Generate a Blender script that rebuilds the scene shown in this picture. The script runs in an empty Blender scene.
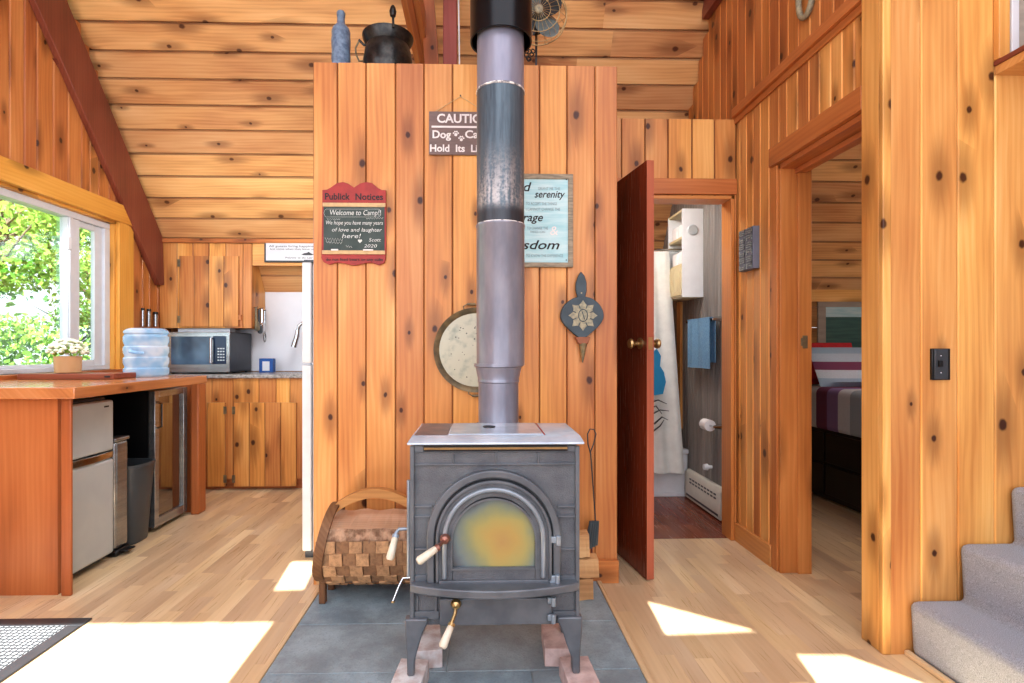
import bpy, math, random
from mathutils import Vector, Matrix
random.seed(7)
R=random.random
def ru(a,b): return a+(b-a)*R()
scn=bpy.context.scene; col=scn.collection
# ---------------------------------------------------------------- camera
F=534.0;CX=494.0;CY=350.0;H=1.12;TH=math.radians(1.5);S_=math.sin(TH);C_=math.cos(TH)
def aY(px,py,Y):
    k=(px-CX)/F; X=Y*(k*C_+S_)/(C_-k*S_); d=X*S_+Y*C_; return Vector((X,Y,H+(CY-py)/F*d))
def aX(px,py,X):
    k=(px-CX)/F; Y=X*(C_-k*S_)/(k*C_+S_); d=X*S_+Y*C_; return Vector((X,Y,H+(CY-py)/F*d))
def aZ(px,py,Z=0):
    k=(px-CX)/F; d=F*(Z-H)/(CY-py); return Vector((d*(k*C_+S_),d*(C_-k*S_),Z))
cd=bpy.data.cameras.new('camera'); cam=bpy.data.objects.new('camera',cd); col.objects.link(cam)
cam.location=(0,0,H); cam.rotation_euler=(math.pi/2,0,-TH)
cd.sensor_width=36; cd.sensor_fit='HORIZONTAL'; cd.lens=F*36/1024
cd.shift_x=(512-CX)/1024; cd.shift_y=(CY-341.5)/1024; cd.clip_start=.05
scn.camera=cam
# ---------------------------------------------------------------- materials
def lin(c):
    return tuple(((v/255)/12.92 if v/255<=.04045 else ((v/255+.055)/1.055)**2.4) for v in c)+(1,)
def newmat(name):
    m=bpy.data.materials.new(name); m.use_nodes=True; nt=m.node_tree
    return m,nt,nt.nodes,nt.links,nt.nodes['Principled BSDF']
def mathn(N,L,op,a,b=None,c=None,clamp=False):
    n=N.new('ShaderNodeMath'); n.operation=op; n.use_clamp=clamp
    for i,v in enumerate((a,b,c)):
        if v is None: continue
        if isinstance(v,(int,float)): n.inputs[i].default_value=v
        else: L.new(v,n.inputs[i])
    return n.outputs[0]
def mixc(N,L,f,a,b,mode='MIX'):
    n=N.new('ShaderNodeMix'); n.data_type='RGBA'; n.blend_type=mode
    for s,v in ((n.inputs[0],f),(n.inputs[6],a),(n.inputs[7],b)):
        if isinstance(v,(int,float,tuple)): s.default_value=v
        else: L.new(v,s)
    return n.outputs[2]
def comb(N,L,x,y,z):
    n=N.new('ShaderNodeCombineXYZ')
    for i,v in enumerate((x,y,z)):
        if isinstance(v,(int,float)): n.inputs[i].default_value=v
        else: L.new(v,n.inputs[i])
    return n.outputs[0]
def sstep(N,L,v,a,b,o0=0.,o1=1.):
    n=N.new('ShaderNodeMapRange'); n.interpolation_type='SMOOTHSTEP'
    L.new(v,n.inputs[0])
    for i,x in enumerate((a,b,o0,o1)):
        if isinstance(x,(int,float)): n.inputs[i+1].default_value=x
        else: L.new(x,n.inputs[i+1])
    return n.outputs[0]
def noise(N,L,vec,scale,detail=2.,rough=.5):
    n=N.new('ShaderNodeTexNoise'); L.new(vec,n.inputs['Vector']); n.inputs['Scale'].default_value=scale
    n.inputs['Detail'].default_value=detail; n.inputs['Roughness'].default_value=rough; return n.outputs[0]
def wood(name,light,mid,dark,knots=1.,rough=.38,vr=(.80,1.12),grain=1.,kd=.50,knotcol=(62,26,12),spec=.4):
    m,nt,N,L,B=newmat(name)
    at=N.new('ShaderNodeAttribute'); at.attribute_name='bco'
    ti=N.new('ShaderNodeAttribute'); ti.attribute_name='tint'
    sp=N.new('ShaderNodeSeparateXYZ'); L.new(at.outputs['Vector'],sp.inputs[0]); u,v,s=sp.outputs
    M=lambda *a,**k: mathn(N,L,*a,**k)
    w=noise(N,L,comb(N,L,M('MULTIPLY',u,5.),M('MULTIPLY',v,1.3),s),1.,2.)
    w=M('MULTIPLY',M('SUBTRACT',w,.5),.05)
    # knots
    S1,S2=6.2,2.4
    ku=M('ADD',M('MULTIPLY',u,S1),M('MULTIPLY',s,3.17)); kv=M('ADD',M('MULTIPLY',v,S2),M('MULTIPLY',s,7.93))
    vo=N.new('ShaderNodeTexVoronoi'); vo.voronoi_dimensions='2D'; vo.inputs['Scale'].default_value=1.
    L.new(comb(N,L,ku,kv,0.),vo.inputs['Vector'])
    ps=N.new('ShaderNodeSeparateXYZ'); L.new(vo.outputs['Position'],ps.inputs[0])
    dx=M('DIVIDE',M('SUBTRACT',ku,ps.outputs[0]),S1); dy=M('DIVIDE',M('SUBTRACT',kv,ps.outputs[1]),S2)
    cs=N.new('ShaderNodeSeparateColor'); L.new(vo.outputs['Color'],cs.inputs[0])
    dn=noise(N,L,comb(N,L,M('MULTIPLY',u,60.),M('MULTIPLY',v,45.),s),1.,2.)
    dist=M('SQRT',M('ADD',M('MULTIPLY',dx,dx),M('MULTIPLY',M('MULTIPLY',dy,dy),.5)))
    dist=M('ADD',dist,M('MULTIPLY',M('SUBTRACT',dn,.5),.007))
    rad=M('ADD',M('MULTIPLY',cs.outputs[1],.012),.0065)
    pres=M('GREATER_THAN',cs.outputs[0],1-kd)
    core=M('MULTIPLY',M('MULTIPLY',sstep(N,L,M('DIVIDE',dist,rad),1.15,.55),pres),knots)
    hal=M('SQRT',M('ADD',M('MULTIPLY',dx,dx),M('MULTIPLY',M('MULTIPLY',dy,dy),.10)))
    halo=M('MULTIPLY',M('MULTIPLY',sstep(N,L,M('DIVIDE',hal,rad),4.2,.8),pres),knots)
    # grain bends round the knots
    bend=M('MULTIPLY',halo,M('MULTIPLY',M('SIGN',dx),.012))
    uu=M('ADD',M('ADD',u,w),bend)
    wv=N.new('ShaderNodeTexWave'); wv.wave_type='BANDS'; wv.bands_direction='X'
    wv.inputs['Scale'].default_value=8; wv.inputs['Distortion'].default_value=7; wv.inputs['Detail'].default_value=2.5; wv.inputs['Detail Scale'].default_value=.5
    L.new(comb(N,L,M('MULTIPLY',uu,1.6),M('MULTIPLY',v,.12),M('MULTIPLY',s,1.7)),wv.inputs['Vector'])
    fine=noise(N,L,comb(N,L,M('MULTIPLY',uu,150.),M('MULTIPLY',v,4.),s),1.,3.)
    mid_=noise(N,L,comb(N,L,M('MULTIPLY',uu,34.),M('MULTIPLY',v,1.6),M('MULTIPLY',s,2.3)),1.,2.)
    big=noise(N,L,comb(N,L,M('MULTIPLY',u,5.),M('MULTIPLY',v,1.1),M('MULTIPLY',s,5.)),1.,2.)
    g=M('ADD',M('ADD',M('MULTIPLY',wv.outputs['Fac'],.08*grain),M('MULTIPLY',mid_,.26*grain)),M('ADD',M('MULTIPLY',fine,.24*grain),M('MULTIPLY',big,.90)))
    g=M('ADD',g,-(.29*grain+.45)+.5)
    cr=N.new('ShaderNodeValToRGB'); L.new(g,cr.inputs[0]); e=cr.color_ramp.elements
    e[0].position=.22; e[0].color=lin(dark); e[1].position=.82; e[1].color=lin(light)
    x=cr.color_ramp.elements.new(.52); x.color=lin(mid)
    c=cr.outputs[0]
    c=mixc(N,L,M('MULTIPLY',halo,.62),c,lin(tuple(int(a*.72) for a in dark)))
    c=mixc(N,L,M('MULTIPLY',core,.96),c,lin(knotcol))
    val=N.new('ShaderNodeHueSaturation'); L.new(c,val.inputs['Color'])
    mr=N.new('ShaderNodeMapRange'); mr.clamp=False; L.new(ti.outputs['Fac'],mr.inputs[0]); mr.inputs[3].default_value=vr[0]; mr.inputs[4].default_value=vr[1]
    L.new(mr.outputs[0],val.inputs['Value'])
    hh=M('ADD',M('MULTIPLY',M('MINIMUM',M('MAXIMUM',ti.outputs['Fac'],0.),1.),.014),.493); L.new(hh,val.inputs['Hue'])
    L.new(val.outputs[0],B.inputs['Base Color'])
    L.new(M('ADD',M('MULTIPLY',fine,.18),rough-.09),B.inputs['Roughness'])
    B.inputs['Specular IOR Level'].default_value=spec
    bp=N.new('ShaderNodeBump'); bp.inputs['Strength'].default_value=.12; bp.inputs['Distance'].default_value=.002
    L.new(M('ADD',fine,M('MULTIPLY',core,-1.)),bp.inputs['Height']); L.new(bp.outputs[0],B.inputs['Normal'])
    return m
def mk(name,c,rough=.5,metal=0.,var=.10,ns=12.,bump=0.,bs=60.,c2=None,spec=.5,emit=0.,stretch=None,detail=3.,thr=(.3,.7)):
    m,nt,N,L,B=newmat(name)
    tc=N.new('ShaderNodeTexCoord'); vec=tc.outputs['Object']
    if stretch:
        mp=N.new('ShaderNodeMapping'); L.new(vec,mp.inputs[0]); mp.inputs['Scale'].default_value=stretch; vec=mp.outputs[0]
    n=noise(N,L,vec,ns,detail,.6)
    a=lin(c); b=lin(c2) if c2 else tuple(min(1,x*(1-var*2)) for x in a[:3])+(1,)
    f=sstep(N,L,n,thr[0],thr[1])
    L.new(mixc(N,L,f,a,b),B.inputs['Base Color'])
    B.inputs['Roughness'].default_value=rough; B.inputs['Metallic'].default_value=metal; B.inputs['Specular IOR Level'].default_value=spec
    if emit: L.new(mixc(N,L,f,a,b),B.inputs['Emission Color']); B.inputs['Emission Strength'].default_value=emit
    if bump:
        n2=noise(N,L,vec,bs,3.,.6); bp=N.new('ShaderNodeBump'); bp.inputs['Strength'].default_value=bump; bp.inputs['Distance'].default_value=.004
        L.new(n2,bp.inputs['Height']); L.new(bp.outputs[0],B.inputs['Normal'])
    return m
def glass(name,tint=(255,255,255),refl=.08,rough=.02,opac=0.,opc=(40,40,40),k=.6):
    m,nt,N,L,B=newmat(name)
    tr=N.new('ShaderNodeBsdfTransparent'); tr.inputs[0].default_value=lin(tint)
    gl=N.new('ShaderNodeBsdfGlossy'); gl.inputs['Roughness'].default_value=rough
    lw=N.new('ShaderNodeLayerWeight'); lw.inputs[0].default_value=.35
    mx=N.new('ShaderNodeMixShader')
    L.new(mathn(N,L,'ADD',mathn(N,L,'MULTIPLY',lw.outputs['Fresnel'],k),refl,clamp=True),mx.inputs[0])
    src=tr.outputs[0]
    if opac:
        df=N.new('ShaderNodeBsdfDiffuse'); df.inputs[0].default_value=lin(opc)
        m2=N.new('ShaderNodeMixShader'); m2.inputs[0].default_value=opac; L.new(tr.outputs[0],m2.inputs[1]); L.new(df.outputs[0],m2.inputs[2]); src=m2.outputs[0]
    L.new(src,mx.inputs[1]); L.new(gl.outputs[0],mx.inputs[2]); L.new(mx.outputs[0],N['Material Output'].inputs[0])
    return m
PC=dict(light=(234,180,114),mid=(214,147,82),dark=(180,108,56),kd=.72)
M={}
M['pine']=wood('honey_pine',**PC)
M['pine_light']=wood('golden_pine',(240,194,128),(224,164,94),(192,124,64),kd=.6)
M['pine_red']=wood('amber_pine',(222,156,92),(200,126,68),(162,90,44),kd=.7)
M['pine_roof']=wood('ceiling_pine',(240,196,140),(222,168,110),(182,118,70),kd=.75,vr=(.78,1.14),knotcol=(84,44,24))
M['pine_kit']=wood('knotty_cabinet_pine',(236,182,112),(216,148,78),(176,102,48),kd=.75)
M['trim']=wood('pine_trim',(218,148,88),(196,122,66),(168,96,50),kd=.3,vr=(.9,1.05))
M['wintrim']=wood('yellow_window_trim',(238,182,96),(226,164,74),(208,142,58),kd=.25,vr=(.95,1.03))
M['barwood']=wood('orange_stained_plywood',(190,116,66),(172,98,52),(144,78,40),kd=.12,vr=(.94,1.04))
M['bartop']=wood('glossy_bar_top',(206,140,92),(188,120,72),(160,96,56),kd=.12,vr=(.94,1.04),rough=.17,spec=.9)
M['rafter']=wood('red_brown_beam',(150,84,62),(132,68,50),(104,52,38),knots=.4,kd=.2,vr=(.9,1.05))
M['beam']=wood('orange_beam',(206,132,92),(188,112,74),(150,84,52),kd=.2,vr=(.9,1.05))
M['post']=wood('pink_red_post',(168,84,70),(150,68,56),(120,50,42),kd=.2,knots=.5)
M['door']=wood('mahogany_door',(142,64,38),(112,46,28),(78,32,22),knots=0.,rough=.25,vr=(.95,1.05))
M['door_edge']=wood('door_edge_wood',(188,112,82),(172,94,68),(146,76,54),knots=0.,rough=.35,vr=(.95,1.05))
M['floor']=wood('beech_laminate',(236,214,180),(220,192,152),(196,164,124),knots=0.,rough=.30,vr=(.80,1.10),grain=.5,spec=.5)
M['bathfloor']=wood('bathroom_floor_boards',(150,84,58),(122,62,42),(92,44,30),knots=0.,rough=.25,vr=(.85,1.1),grain=.6)
M['gray_board']=wood('grey_beadboard',(156,150,142),(134,128,122),(104,100,98),knots=0.,rough=.5,vr=(.92,1.05))
M['log']=wood('bark_free_firewood',(226,190,140),(204,160,110),(160,116,76),kd=.1,rough=.7,vr=(.9,1.1))
M['logtop']=wood('split_firewood_face',(232,200,170),(216,180,148),(186,148,116),kd=.15,rough=.8)
M['hoop']=wood('bent_wood_hoop',(150,112,76),(118,82,52),(78,52,34),knots=0.,rough=.6)
M['hoopl']=wood('pale_bent_handle',(214,164,106),(196,142,84),(160,106,58),knots=0.,rough=.6)
M['darkbed']=wood('espresso_bed_wood',(40,28,24),(28,20,18),(18,13,12),knots=0.,rough=.35)
M['board']=wood('cutting_board_wood',(160,88,54),(134,66,40),(100,44,28),knots=0.,rough=.4)
M['bedroom_wall']=wood('weathered_wall_board',(196,150,96),(170,122,72),(130,88,50),kd=.4)
M['iron']=mk('grey_cast_iron',(112,116,120),.5,.25,.12,9.,.9,210.,c2=(90,94,100))
M['iron_s']=mk('smooth_cast_iron',(112,118,124),.38,.3,.1,9.,.1,90.,c2=(92,98,105))
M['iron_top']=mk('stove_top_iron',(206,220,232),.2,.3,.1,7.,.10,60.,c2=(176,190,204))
M['iron_brown']=mk('heat_browned_iron',(140,122,120),.4,.3,.1,16.,.2,90.,c2=(112,108,112))
M['iron_rim']=mk('blued_iron_rim',(158,172,184),.28,.4,.1,10.)
M['black']=mk('black_paint',(14,14,15),.4,0,.1)
M['blackgloss']=mk('black_satin_metal',(26,27,30),.28,.5,.1,6.)
M['pipe_g']=mk('grey_pipe_steel',(148,148,158),.30,.35,.12,5.,.05,40.,c2=(126,128,140),stretch=(3,3,1))
M['pipe_u']=mk('upper_pipe_steel',(146,146,160),.36,.3,.1,5.,.05,40.,c2=(128,128,144),stretch=(3,3,.7))
def soot():
    m,nt,N,L,B=newmat('sooty_pipe_steel')
    tc=N.new('ShaderNodeTexCoord'); sp=N.new('ShaderNodeSeparateXYZ'); L.new(tc.outputs['Object'],sp.inputs[0]); x,y,z=sp.outputs
    st=noise(N,L,comb(N,L,mathn(N,L,'MULTIPLY',x,40.),mathn(N,L,'MULTIPLY',y,40.),mathn(N,L,'MULTIPLY',z,3.)),1.,4.,.7)
    fn=noise(N,L,tc.outputs['Object'],90.,3.,.7)
    h=sstep(N,L,z,1.62,1.95,1.,0.)
    top=sstep(N,L,z,1.63,1.70,0.,1.)
    f=mathn(N,L,'MULTIPLY',mathn(N,L,'MULTIPLY',h,top),sstep(N,L,mathn(N,L,'ADD',mathn(N,L,'MULTIPLY',st,.7),mathn(N,L,'MULTIPLY',fn,.4)),.45,.68))
    c=mixc(N,L,sstep(N,L,st,.3,.7),lin((92,108,118)),lin((62,74,84)))
    c=mixc(N,L,f,c,lin((190,184,180)))
    c=mixc(N,L,sstep(N,L,z,1.68,1.64,0.,.8),c,lin((46,44,48)))
    L.new(c,B.inputs['Base Color']); B.inputs['Metallic'].default_value=.3; B.inputs['Roughness'].default_value=.36
    return m
M['pipe_s']=soot()
def crust():
    m=mk('whitened_seam',(226,222,216),.8,0,.1,40.,c2=(120,116,118),thr=(.45,.6)); return m
M['crust']=crust()
M['brass']=mk('aged_brass',(190,160,110),.3,.9,.1,20.)
M['rose']=mk('copper_toned_knob',(150,104,90),.35,.6,.1,20.)
M['ceramic']=mk('ivory_ceramic',(232,224,206),.3,0,.06,20.,c2=(214,204,180))
M['slate']=None
M['white']=mk('white_enamel',(232,236,238),.25,0,.03)
M['whitew']=mk('white_vinyl',(214,218,222),.35,0,.03)
M['splash']=mk('white_backsplash',(226,228,232),.35,0,.03,3.)
M['granite']=mk('grey_laminate_counter',(176,172,166),.25,0,.2,60.,c2=(120,116,112))
M['steel']=mk('brushed_steel',(176,180,180),.25,.85,.06,3.,c2=(150,154,156),stretch=(1,1,14))
M['fridge']=mk('silver_fridge_door',(204,214,216),.30,.35,.03,3.,c2=(192,202,206))
M['chrome']=mk('chrome',(200,200,202),.12,1.,.03)
M['gunmetal']=mk('dark_grey_plastic',(58,62,66),.35,0,.08)
M['char']=mk('charcoal_sheet_metal',(62,66,74),.4,.3,.08)
M['binplastic']=mk('grey_bin_plastic',(66,72,76),.35,0,.06)
M['redpaint']=mk('red_painted_wood',(166,44,34),.5,0,.08,14.,c2=(142,34,28))
M['chalk']=mk('slate_chalkboard',(52,66,62),.7,0,.1,9.,c2=(70,82,78))
M['chalkw']=mk('white_chalk',(222,224,218),.9,0,.1,60.)
M['blacktx']=mk('black_lettering',(24,20,20),.6,0,.05)
M['whitetx']=mk('white_lettering',(236,230,226),.6,0,.04)
M['signgray']=mk('grey_painted_sign',(128,106,100),.6,0,.1,9.,c2=(112,94,90),stretch=(1,1,8))
M['tan']=mk('tan_wood_strip',(206,174,126),.6,0,.1,30.)
M['driftwood']=mk('driftwood_frame',(166,152,130),.7,0,.15,18.,c2=(128,118,100),stretch=(1,1,6))
M['poster']=mk('pale_turquoise_panel',(196,222,224),.55,0,.12,5.,c2=(160,206,212),stretch=(1,1,9))
M['grayscript']=mk('grey_script',(140,156,160),.6)
M['panrim']=mk('tarnished_tin',(150,132,98),.45,.5,.2,20.,c2=(104,98,82))
M['panface']=mk('worn_cream_enamel',(196,196,176),.5,0,.2,14.,c2=(150,160,146),thr=(.5,.75),bump=.2,bs=30)
M['bellows']=mk('slate_blue_paint',(62,78,86),.5,0,.1,12.,c2=(48,62,70))
M['leather']=mk('brown_leather',(146,88,58),.6)
M['motif']=mk('faded_cream_paint',(176,166,136),.6,0,.1,60.,c2=(130,128,110))
M['jug']=None
M['carpet']=mk('grey_loop_carpet',(204,214,226),.95,0,.1,420.,.9,500.,c2=(140,150,164),detail=2.)
M['rug']=None
M['brick']=mk('red_fire_brick',(214,192,186),.9,0,.2,20.,.4,80.,c2=(184,158,152))
M['brick2']=mk('ashy_brick',(220,220,220),.9,0,.2,20.,.4,80.,c2=(190,172,166))
M['cord']=mk('jute_cord',(220,190,140),.8)
M['bluebottle']=mk('grey_blue_glazed_bottle',(128,150,172),.4,0,.15,30.,c2=(88,106,128),bump=.5,bs=70)
M['blackpot']=mk('blackened_pot',(42,42,42),.3,.6,.15,24.,.35,60.,c2=(70,68,64))
M['fanblade']=mk('grey_fan_blade',(112,124,122),.4,.2,.05)
M['fanblade2']=mk('dark_fan_blade',(58,60,60),.4,.2,.05)
M['gold']=mk('pale_gold_wire',(176,150,106),.35,.7,.05)
M['flowers']=mk('cream_petals',(246,246,232),.8,0,.1,60.,c2=(228,236,190))
M['leafg']=mk('pot_leaves',(150,190,70),.7,0,.2,40.)
M['potwood']=mk('pale_wood_pot',(210,166,118),.6,0,.08,8.,c2=(190,144,96),stretch=(1,1,.2))
M['mwpanel']=mk('microwave_blue_black_panel',(24,46,74),.15,0,.1,5.)
M['mwwin']=mk('microwave_window_painted_reflection',(48,62,78),.10,0,.2,2.5,c2=(84,112,136))  # lighter blue paints window reflections into the dark glass colour
M['towel']=mk('blue_terry_towel',(122,166,198),.95,0,.12,90.,.8,200.,c2=(96,142,182))
M['curtain']=mk('white_shower_curtain',(226,228,222),.8,0,.05)
M['blueprint']=mk('blue_curtain_print',(30,130,176),.8,0,.05)
M['cream']=mk('cream_cabinet_paint',(214,200,158),.5,0,.05)
M['paper']=mk('white_tissue',(240,240,240),.9,0,.03)
M['heater']=mk('ivory_heater_enamel',(214,212,200),.4,0,.04)
M['beddark']=M['darkbed']
M['redpil']=mk('red_pillowcase',(196,40,52),.85,0,.1,30.)
M['carved']=mk('carved_grey_wood',(180,188,186),.6,0,.2,90.,c2=(112,120,122),bump=.6,bs=120)
M['carved_d']=mk('dark_carved_edge',(112,116,130),.6)
M['outlet']=mk('beige_outlet',(206,200,178),.5)
M['sponge']=mk('blue_box',(22,84,160),.4)
M['greenv']=mk('green_blind',(70,112,104),.6,0,.1,3.,c2=(52,92,88),stretch=(1,1,12))
M['graywall']=mk('weathered_grey_siding',(170,160,146),.8,0,.1,5.,stretch=(1,1,6))
M['bark']=mk('tree_bark',(104,92,78),.9,0,.2,20.,.5,40.)
M['ground']=mk('forest_ground',(86,104,52),.95,0,.2,2.)
M['eave']=mk('dark_green_eave',(40,52,50),.7)
M['straw']=mk('woven_splint',(158,116,78),.7)

def stripes(name,cols,scale,axis=0):
    m,nt,N,L,B=newmat(name)
    tc=N.new('ShaderNodeTexCoord'); sp=N.new('ShaderNodeSeparateXYZ'); L.new(tc.outputs['Object'],sp.inputs[0])
    f=mathn(N,L,'FRACT',mathn(N,L,'MULTIPLY',sp.outputs[axis],scale))
    cr=N.new('ShaderNodeValToRGB'); cr.color_ramp.interpolation='CONSTANT'; L.new(f,cr.inputs[0])
    e=cr.color_ramp.elements; e[0].position=0; e[0].color=lin(cols[0]); e[1].position=1/len(cols); e[1].color=lin(cols[1])
    for i in range(2,len(cols)): x=e.new(i/len(cols)); x.color=lin(cols[i])
    n=noise(N,L,tc.outputs['Object'],120.,2.)
    L.new(mixc(N,L,mathn(N,L,'MULTIPLY',n,.25),cr.outputs[0],lin((90,90,100))),B.inputs['Base Color']); B.inputs['Roughness'].default_value=.9
    return m
def rugmat():
    m,nt,N,L,B=newmat('ribbed_mat_fabric')
    tc=N.new('ShaderNodeTexCoord'); br=N.new('ShaderNodeTexBrick'); L.new(tc.outputs['Object'],br.inputs['Vector'])
    br.offset=0; br.inputs['Scale'].default_value=1; br.inputs['Brick Width'].default_value=.022; br.inputs['Row Height'].default_value=.022
    br.inputs['Mortar Size'].default_value=.004; br.inputs['Color1'].default_value=lin((156,160,162)); br.inputs['Color2'].default_value=lin((136,140,144)); br.inputs['Mortar'].default_value=lin((50,54,58))
    L.new(br.outputs[0],B.inputs['Base Color']); B.inputs['Roughness'].default_value=.9
    bp=N.new('ShaderNodeBump'); bp.inputs['Strength'].default_value=.6; bp.inputs['Distance'].default_value=.004; bp.invert=True
    L.new(br.outputs['Fac'],bp.inputs['Height']); L.new(bp.outputs[0],B.inputs['Normal'])
    return m
M['rug']=rugmat()
def slate():
    m,nt,N,L,B=newmat('blue_grey_slate')
    tc=N.new('ShaderNodeTexCoord'); ti=N.new('ShaderNodeAttribute'); ti.attribute_name='tint'
    a=noise(N,L,tc.outputs['Object'],5.,5.,.65); b=noise(N,L,tc.outputs['Object'],120.,3.,.7)
    c=mixc(N,L,sstep(N,L,a,.3,.7),lin((160,182,192)),lin((116,134,144)))
    c=mixc(N,L,mathn(N,L,'MULTIPLY',sstep(N,L,b,.5,.7),.4),c,lin((104,112,118)))
    c=mixc(N,L,mathn(N,L,'MULTIPLY',ti.outputs['Fac'],.35),c,lin((150,152,148)))
    L.new(c,B.inputs['Base Color']); B.inputs['Roughness'].default_value=.6
    bp=N.new('ShaderNodeBump'); bp.inputs['Strength'].default_value=.6; bp.inputs['Distance'].default_value=.006
    L.new(mathn(N,L,'ADD',a,mathn(N,L,'MULTIPLY',b,.3)),bp.inputs['Height']); L.new(bp.outputs[0],B.inputs['Normal'])
    return m
M['slate']=slate()
def weave():
    m,nt,N,L,B=newmat('woven_bark_splint')
    at=N.new('ShaderNodeAttribute'); at.attribute_name='tint'
    tc=N.new('ShaderNodeTexCoord'); n=noise(N,L,tc.outputs['Object'],40.,4.,.7)
    c=mixc(N,L,at.outputs['Fac'],lin((124,88,60)),lin((206,162,118)))
    c=mixc(N,L,mathn(N,L,'MULTIPLY',sstep(N,L,n,.4,.7),.5),c,lin((90,60,42)))
    L.new(c,B.inputs['Base Color']); B.inputs['Roughness'].default_value=.75
    bp=N.new('ShaderNodeBump'); bp.inputs['Strength'].default_value=.4; bp.inputs['Distance'].default_value=.004
    L.new(n,bp.inputs['Height']); L.new(bp.outputs[0],B.inputs['Normal'])
    return m
M['weave']=weave()
def barkm():
    return mk('rough_log_bark',(190,156,128),.95,0,.2,30.,.9,50.,c2=(120,88,66))
M['barklog']=barkm()
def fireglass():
    m,nt,N,L,B=newmat('iridescent_reflection_stove_glass')  # colour rings paint heat iridescence and the outdoor reflection into the glass
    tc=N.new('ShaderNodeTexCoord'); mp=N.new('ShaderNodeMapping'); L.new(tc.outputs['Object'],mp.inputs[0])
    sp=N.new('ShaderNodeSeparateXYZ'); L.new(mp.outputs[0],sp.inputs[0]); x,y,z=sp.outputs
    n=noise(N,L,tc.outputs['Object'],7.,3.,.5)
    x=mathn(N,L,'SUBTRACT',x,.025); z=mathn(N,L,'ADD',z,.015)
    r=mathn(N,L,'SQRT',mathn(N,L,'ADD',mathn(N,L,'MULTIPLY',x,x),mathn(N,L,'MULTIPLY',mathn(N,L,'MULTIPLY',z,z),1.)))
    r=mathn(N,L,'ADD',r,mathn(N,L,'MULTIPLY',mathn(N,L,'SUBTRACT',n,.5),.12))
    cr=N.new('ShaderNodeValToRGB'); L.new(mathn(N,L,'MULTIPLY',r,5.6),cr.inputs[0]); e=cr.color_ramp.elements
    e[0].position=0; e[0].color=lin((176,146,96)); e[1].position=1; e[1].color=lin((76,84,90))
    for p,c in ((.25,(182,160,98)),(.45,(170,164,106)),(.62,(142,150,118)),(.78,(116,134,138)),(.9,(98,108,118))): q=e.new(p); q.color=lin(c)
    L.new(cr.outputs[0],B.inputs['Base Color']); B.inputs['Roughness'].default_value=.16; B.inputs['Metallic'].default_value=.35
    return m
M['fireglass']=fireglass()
def jugm():
    m,nt,N,L,B=newmat('translucent_blue_plastic')
    B.inputs['Roughness'].default_value=.12; B.inputs['Alpha'].default_value=.72
    B.inputs['Transmission Weight'].default_value=.35; B.inputs['IOR'].default_value=1.33
    tc=N.new('ShaderNodeTexCoord'); n=noise(N,L,tc.outputs['Object'],9.,2.,.5)
    L.new(mixc(N,L,sstep(N,L,n,.35,.65),lin((232,244,252)),lin((160,208,242))),B.inputs['Base Color'])
    return m
M['jug']=jugm()
M['winglass']=glass('window_glass',(250,254,252),.03,k=.2)
M['darkglass']=glass('wine_cooler_glass',(70,64,58),.30,.03)
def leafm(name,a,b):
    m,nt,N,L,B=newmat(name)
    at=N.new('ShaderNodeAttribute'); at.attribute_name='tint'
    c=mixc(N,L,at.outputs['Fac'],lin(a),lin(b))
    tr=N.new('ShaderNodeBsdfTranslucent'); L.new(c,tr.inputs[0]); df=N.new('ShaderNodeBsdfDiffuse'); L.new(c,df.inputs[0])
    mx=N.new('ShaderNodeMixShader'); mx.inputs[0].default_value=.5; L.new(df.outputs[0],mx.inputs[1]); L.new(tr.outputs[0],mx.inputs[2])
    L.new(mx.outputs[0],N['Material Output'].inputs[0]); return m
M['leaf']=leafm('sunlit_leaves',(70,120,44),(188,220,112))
M['leaf2']=leafm('shaded_leaves',(60,110,60),(150,198,106))

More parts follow.
